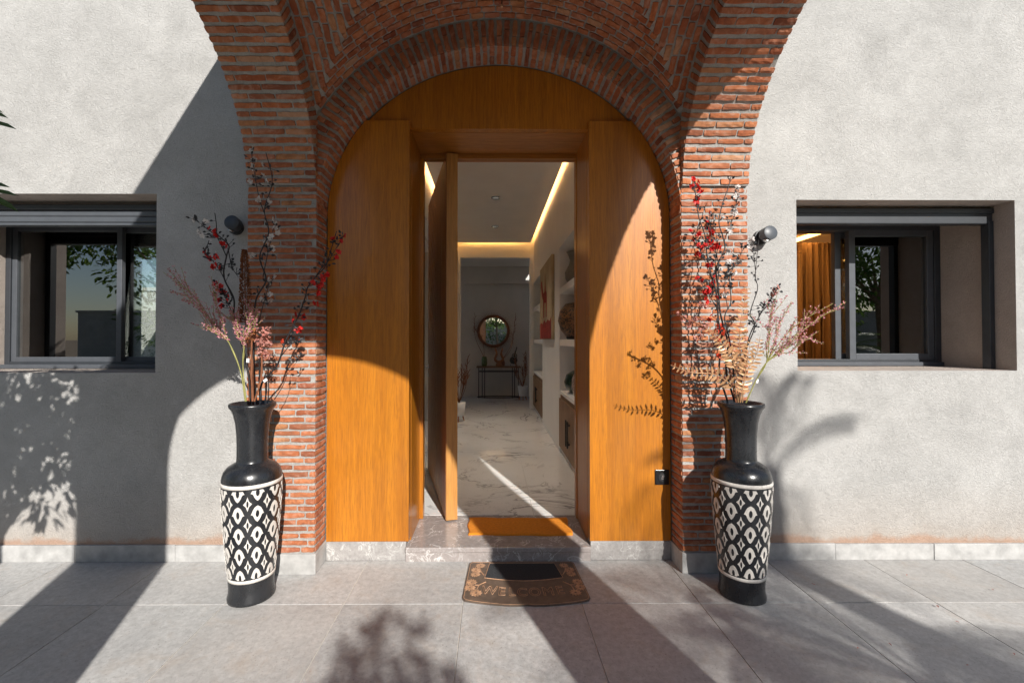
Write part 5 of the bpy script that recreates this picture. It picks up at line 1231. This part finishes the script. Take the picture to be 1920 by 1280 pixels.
small_tree('garden_tree', 'leafy garden tree behind the portico seen in reflections', (0.3, -11.6, -.05), 2.3, [((0.3 + random.uniform(-1.3, 1.5), -11.6 + random.uniform(-1, 1), 3.4 + random.uniform(-.9, 1.0)), .6) for k in range(9)], 5200, (.10, .16), (.04, .06), 'leaf_tree', r=.09)
small_tree('garden_tree', 'broad garden tree on the right seen in window reflection', (9.4, -7.0, -.05), 2.4, [((9.4 + random.uniform(-1.6, 1.6), -7.0 + random.uniform(-1, 1), 3.4 + random.uniform(-1, 1.2)), .7) for k in range(9)], 5200, (.10, .17), (.04, .06), 'leaf_tree', r=.1)
lawn = MB().box(-16, 16, -13.5, -4.7, -.05, -.02).build('lawn', plain('lawn_grass', (0.055, 0.085, 0.022), .95, .4, 3, .6)); tag(lawn, kind='structure')
gw = MB().box(-16, 16, -13.9, -13.6, -.05, 2.4).box(-16.05, 16.05, -13.95, -13.55, 2.4, 2.48).build('garden_wall', M['plaster_plain']); tag(gw, 'plastered garden boundary wall behind the viewer', 'wall')
hb = [((x, -12.6 + random.uniform(-.2, .2), random.uniform(.5, 2.6)), .7) for x in np.linspace(-12, 13, 52) for _ in (0,)]
hg = empty('hedge', 'tall leafy hedge along the garden wall behind the viewer', 'hedge')
tag(part('foliage', M['leaf_tree'], hg, lambda m: leaf_cloud(m, hb, 5200, (.14, .24), (.07, .12)), fix=False), kind='stuff')
part('inner_branches', M['bark'], hg, lambda m: [m.tube([(x, -12.6, -.05), (x + .1, -12.6, 2.2)], [.04, .01], 5) for x in np.linspace(-12, 13, 26)])

# ---- small pendant cord under the vault
pc = empty('pendant_cord', 'short dark cord with brass tip hanging from the vault', 'pendant'); c = U(941, 9, -.55)
part('cord', M['stem_black'], pc, lambda m: m.tube([c, (c.x, c.y, vz(c.x, c.y) + .01)], .003, 6))
part('tip', M['bronze'], pc, lambda m: m.tube([(c.x, c.y, c.z - .012), c], [.007, .005], 10))

# ---- dry leaves lying on the paving at the right
for px, py in ((1665, 1206), (1817, 1248), (1610, 1215), (1760, 1140), (1530, 1098), (1700, 1080), (1860, 1105), (1900, 1225), (1790, 1165)):
    d_ = ray(px, py); t_ = -CAM.z / d_.z; p_ = CAM + d_ * t_; a_ = random.uniform(0, 6.28)
    o = MB(); leaf_poly(o, Vector((0, 0, .004)), Vector((math.cos(a_), math.sin(a_), .05)), random.uniform(.014, .026), random.uniform(.006, .010), Vector((0, 0, 1)), .3)
    o = o.build('dry_leaf', M['fl_dusty'], fix=False); o.location = (p_.x, p_.y, .001); tag(o, 'tiny dry brown leaf lying on the paving at the right', 'leaf', 'dry leaves on the right paving')
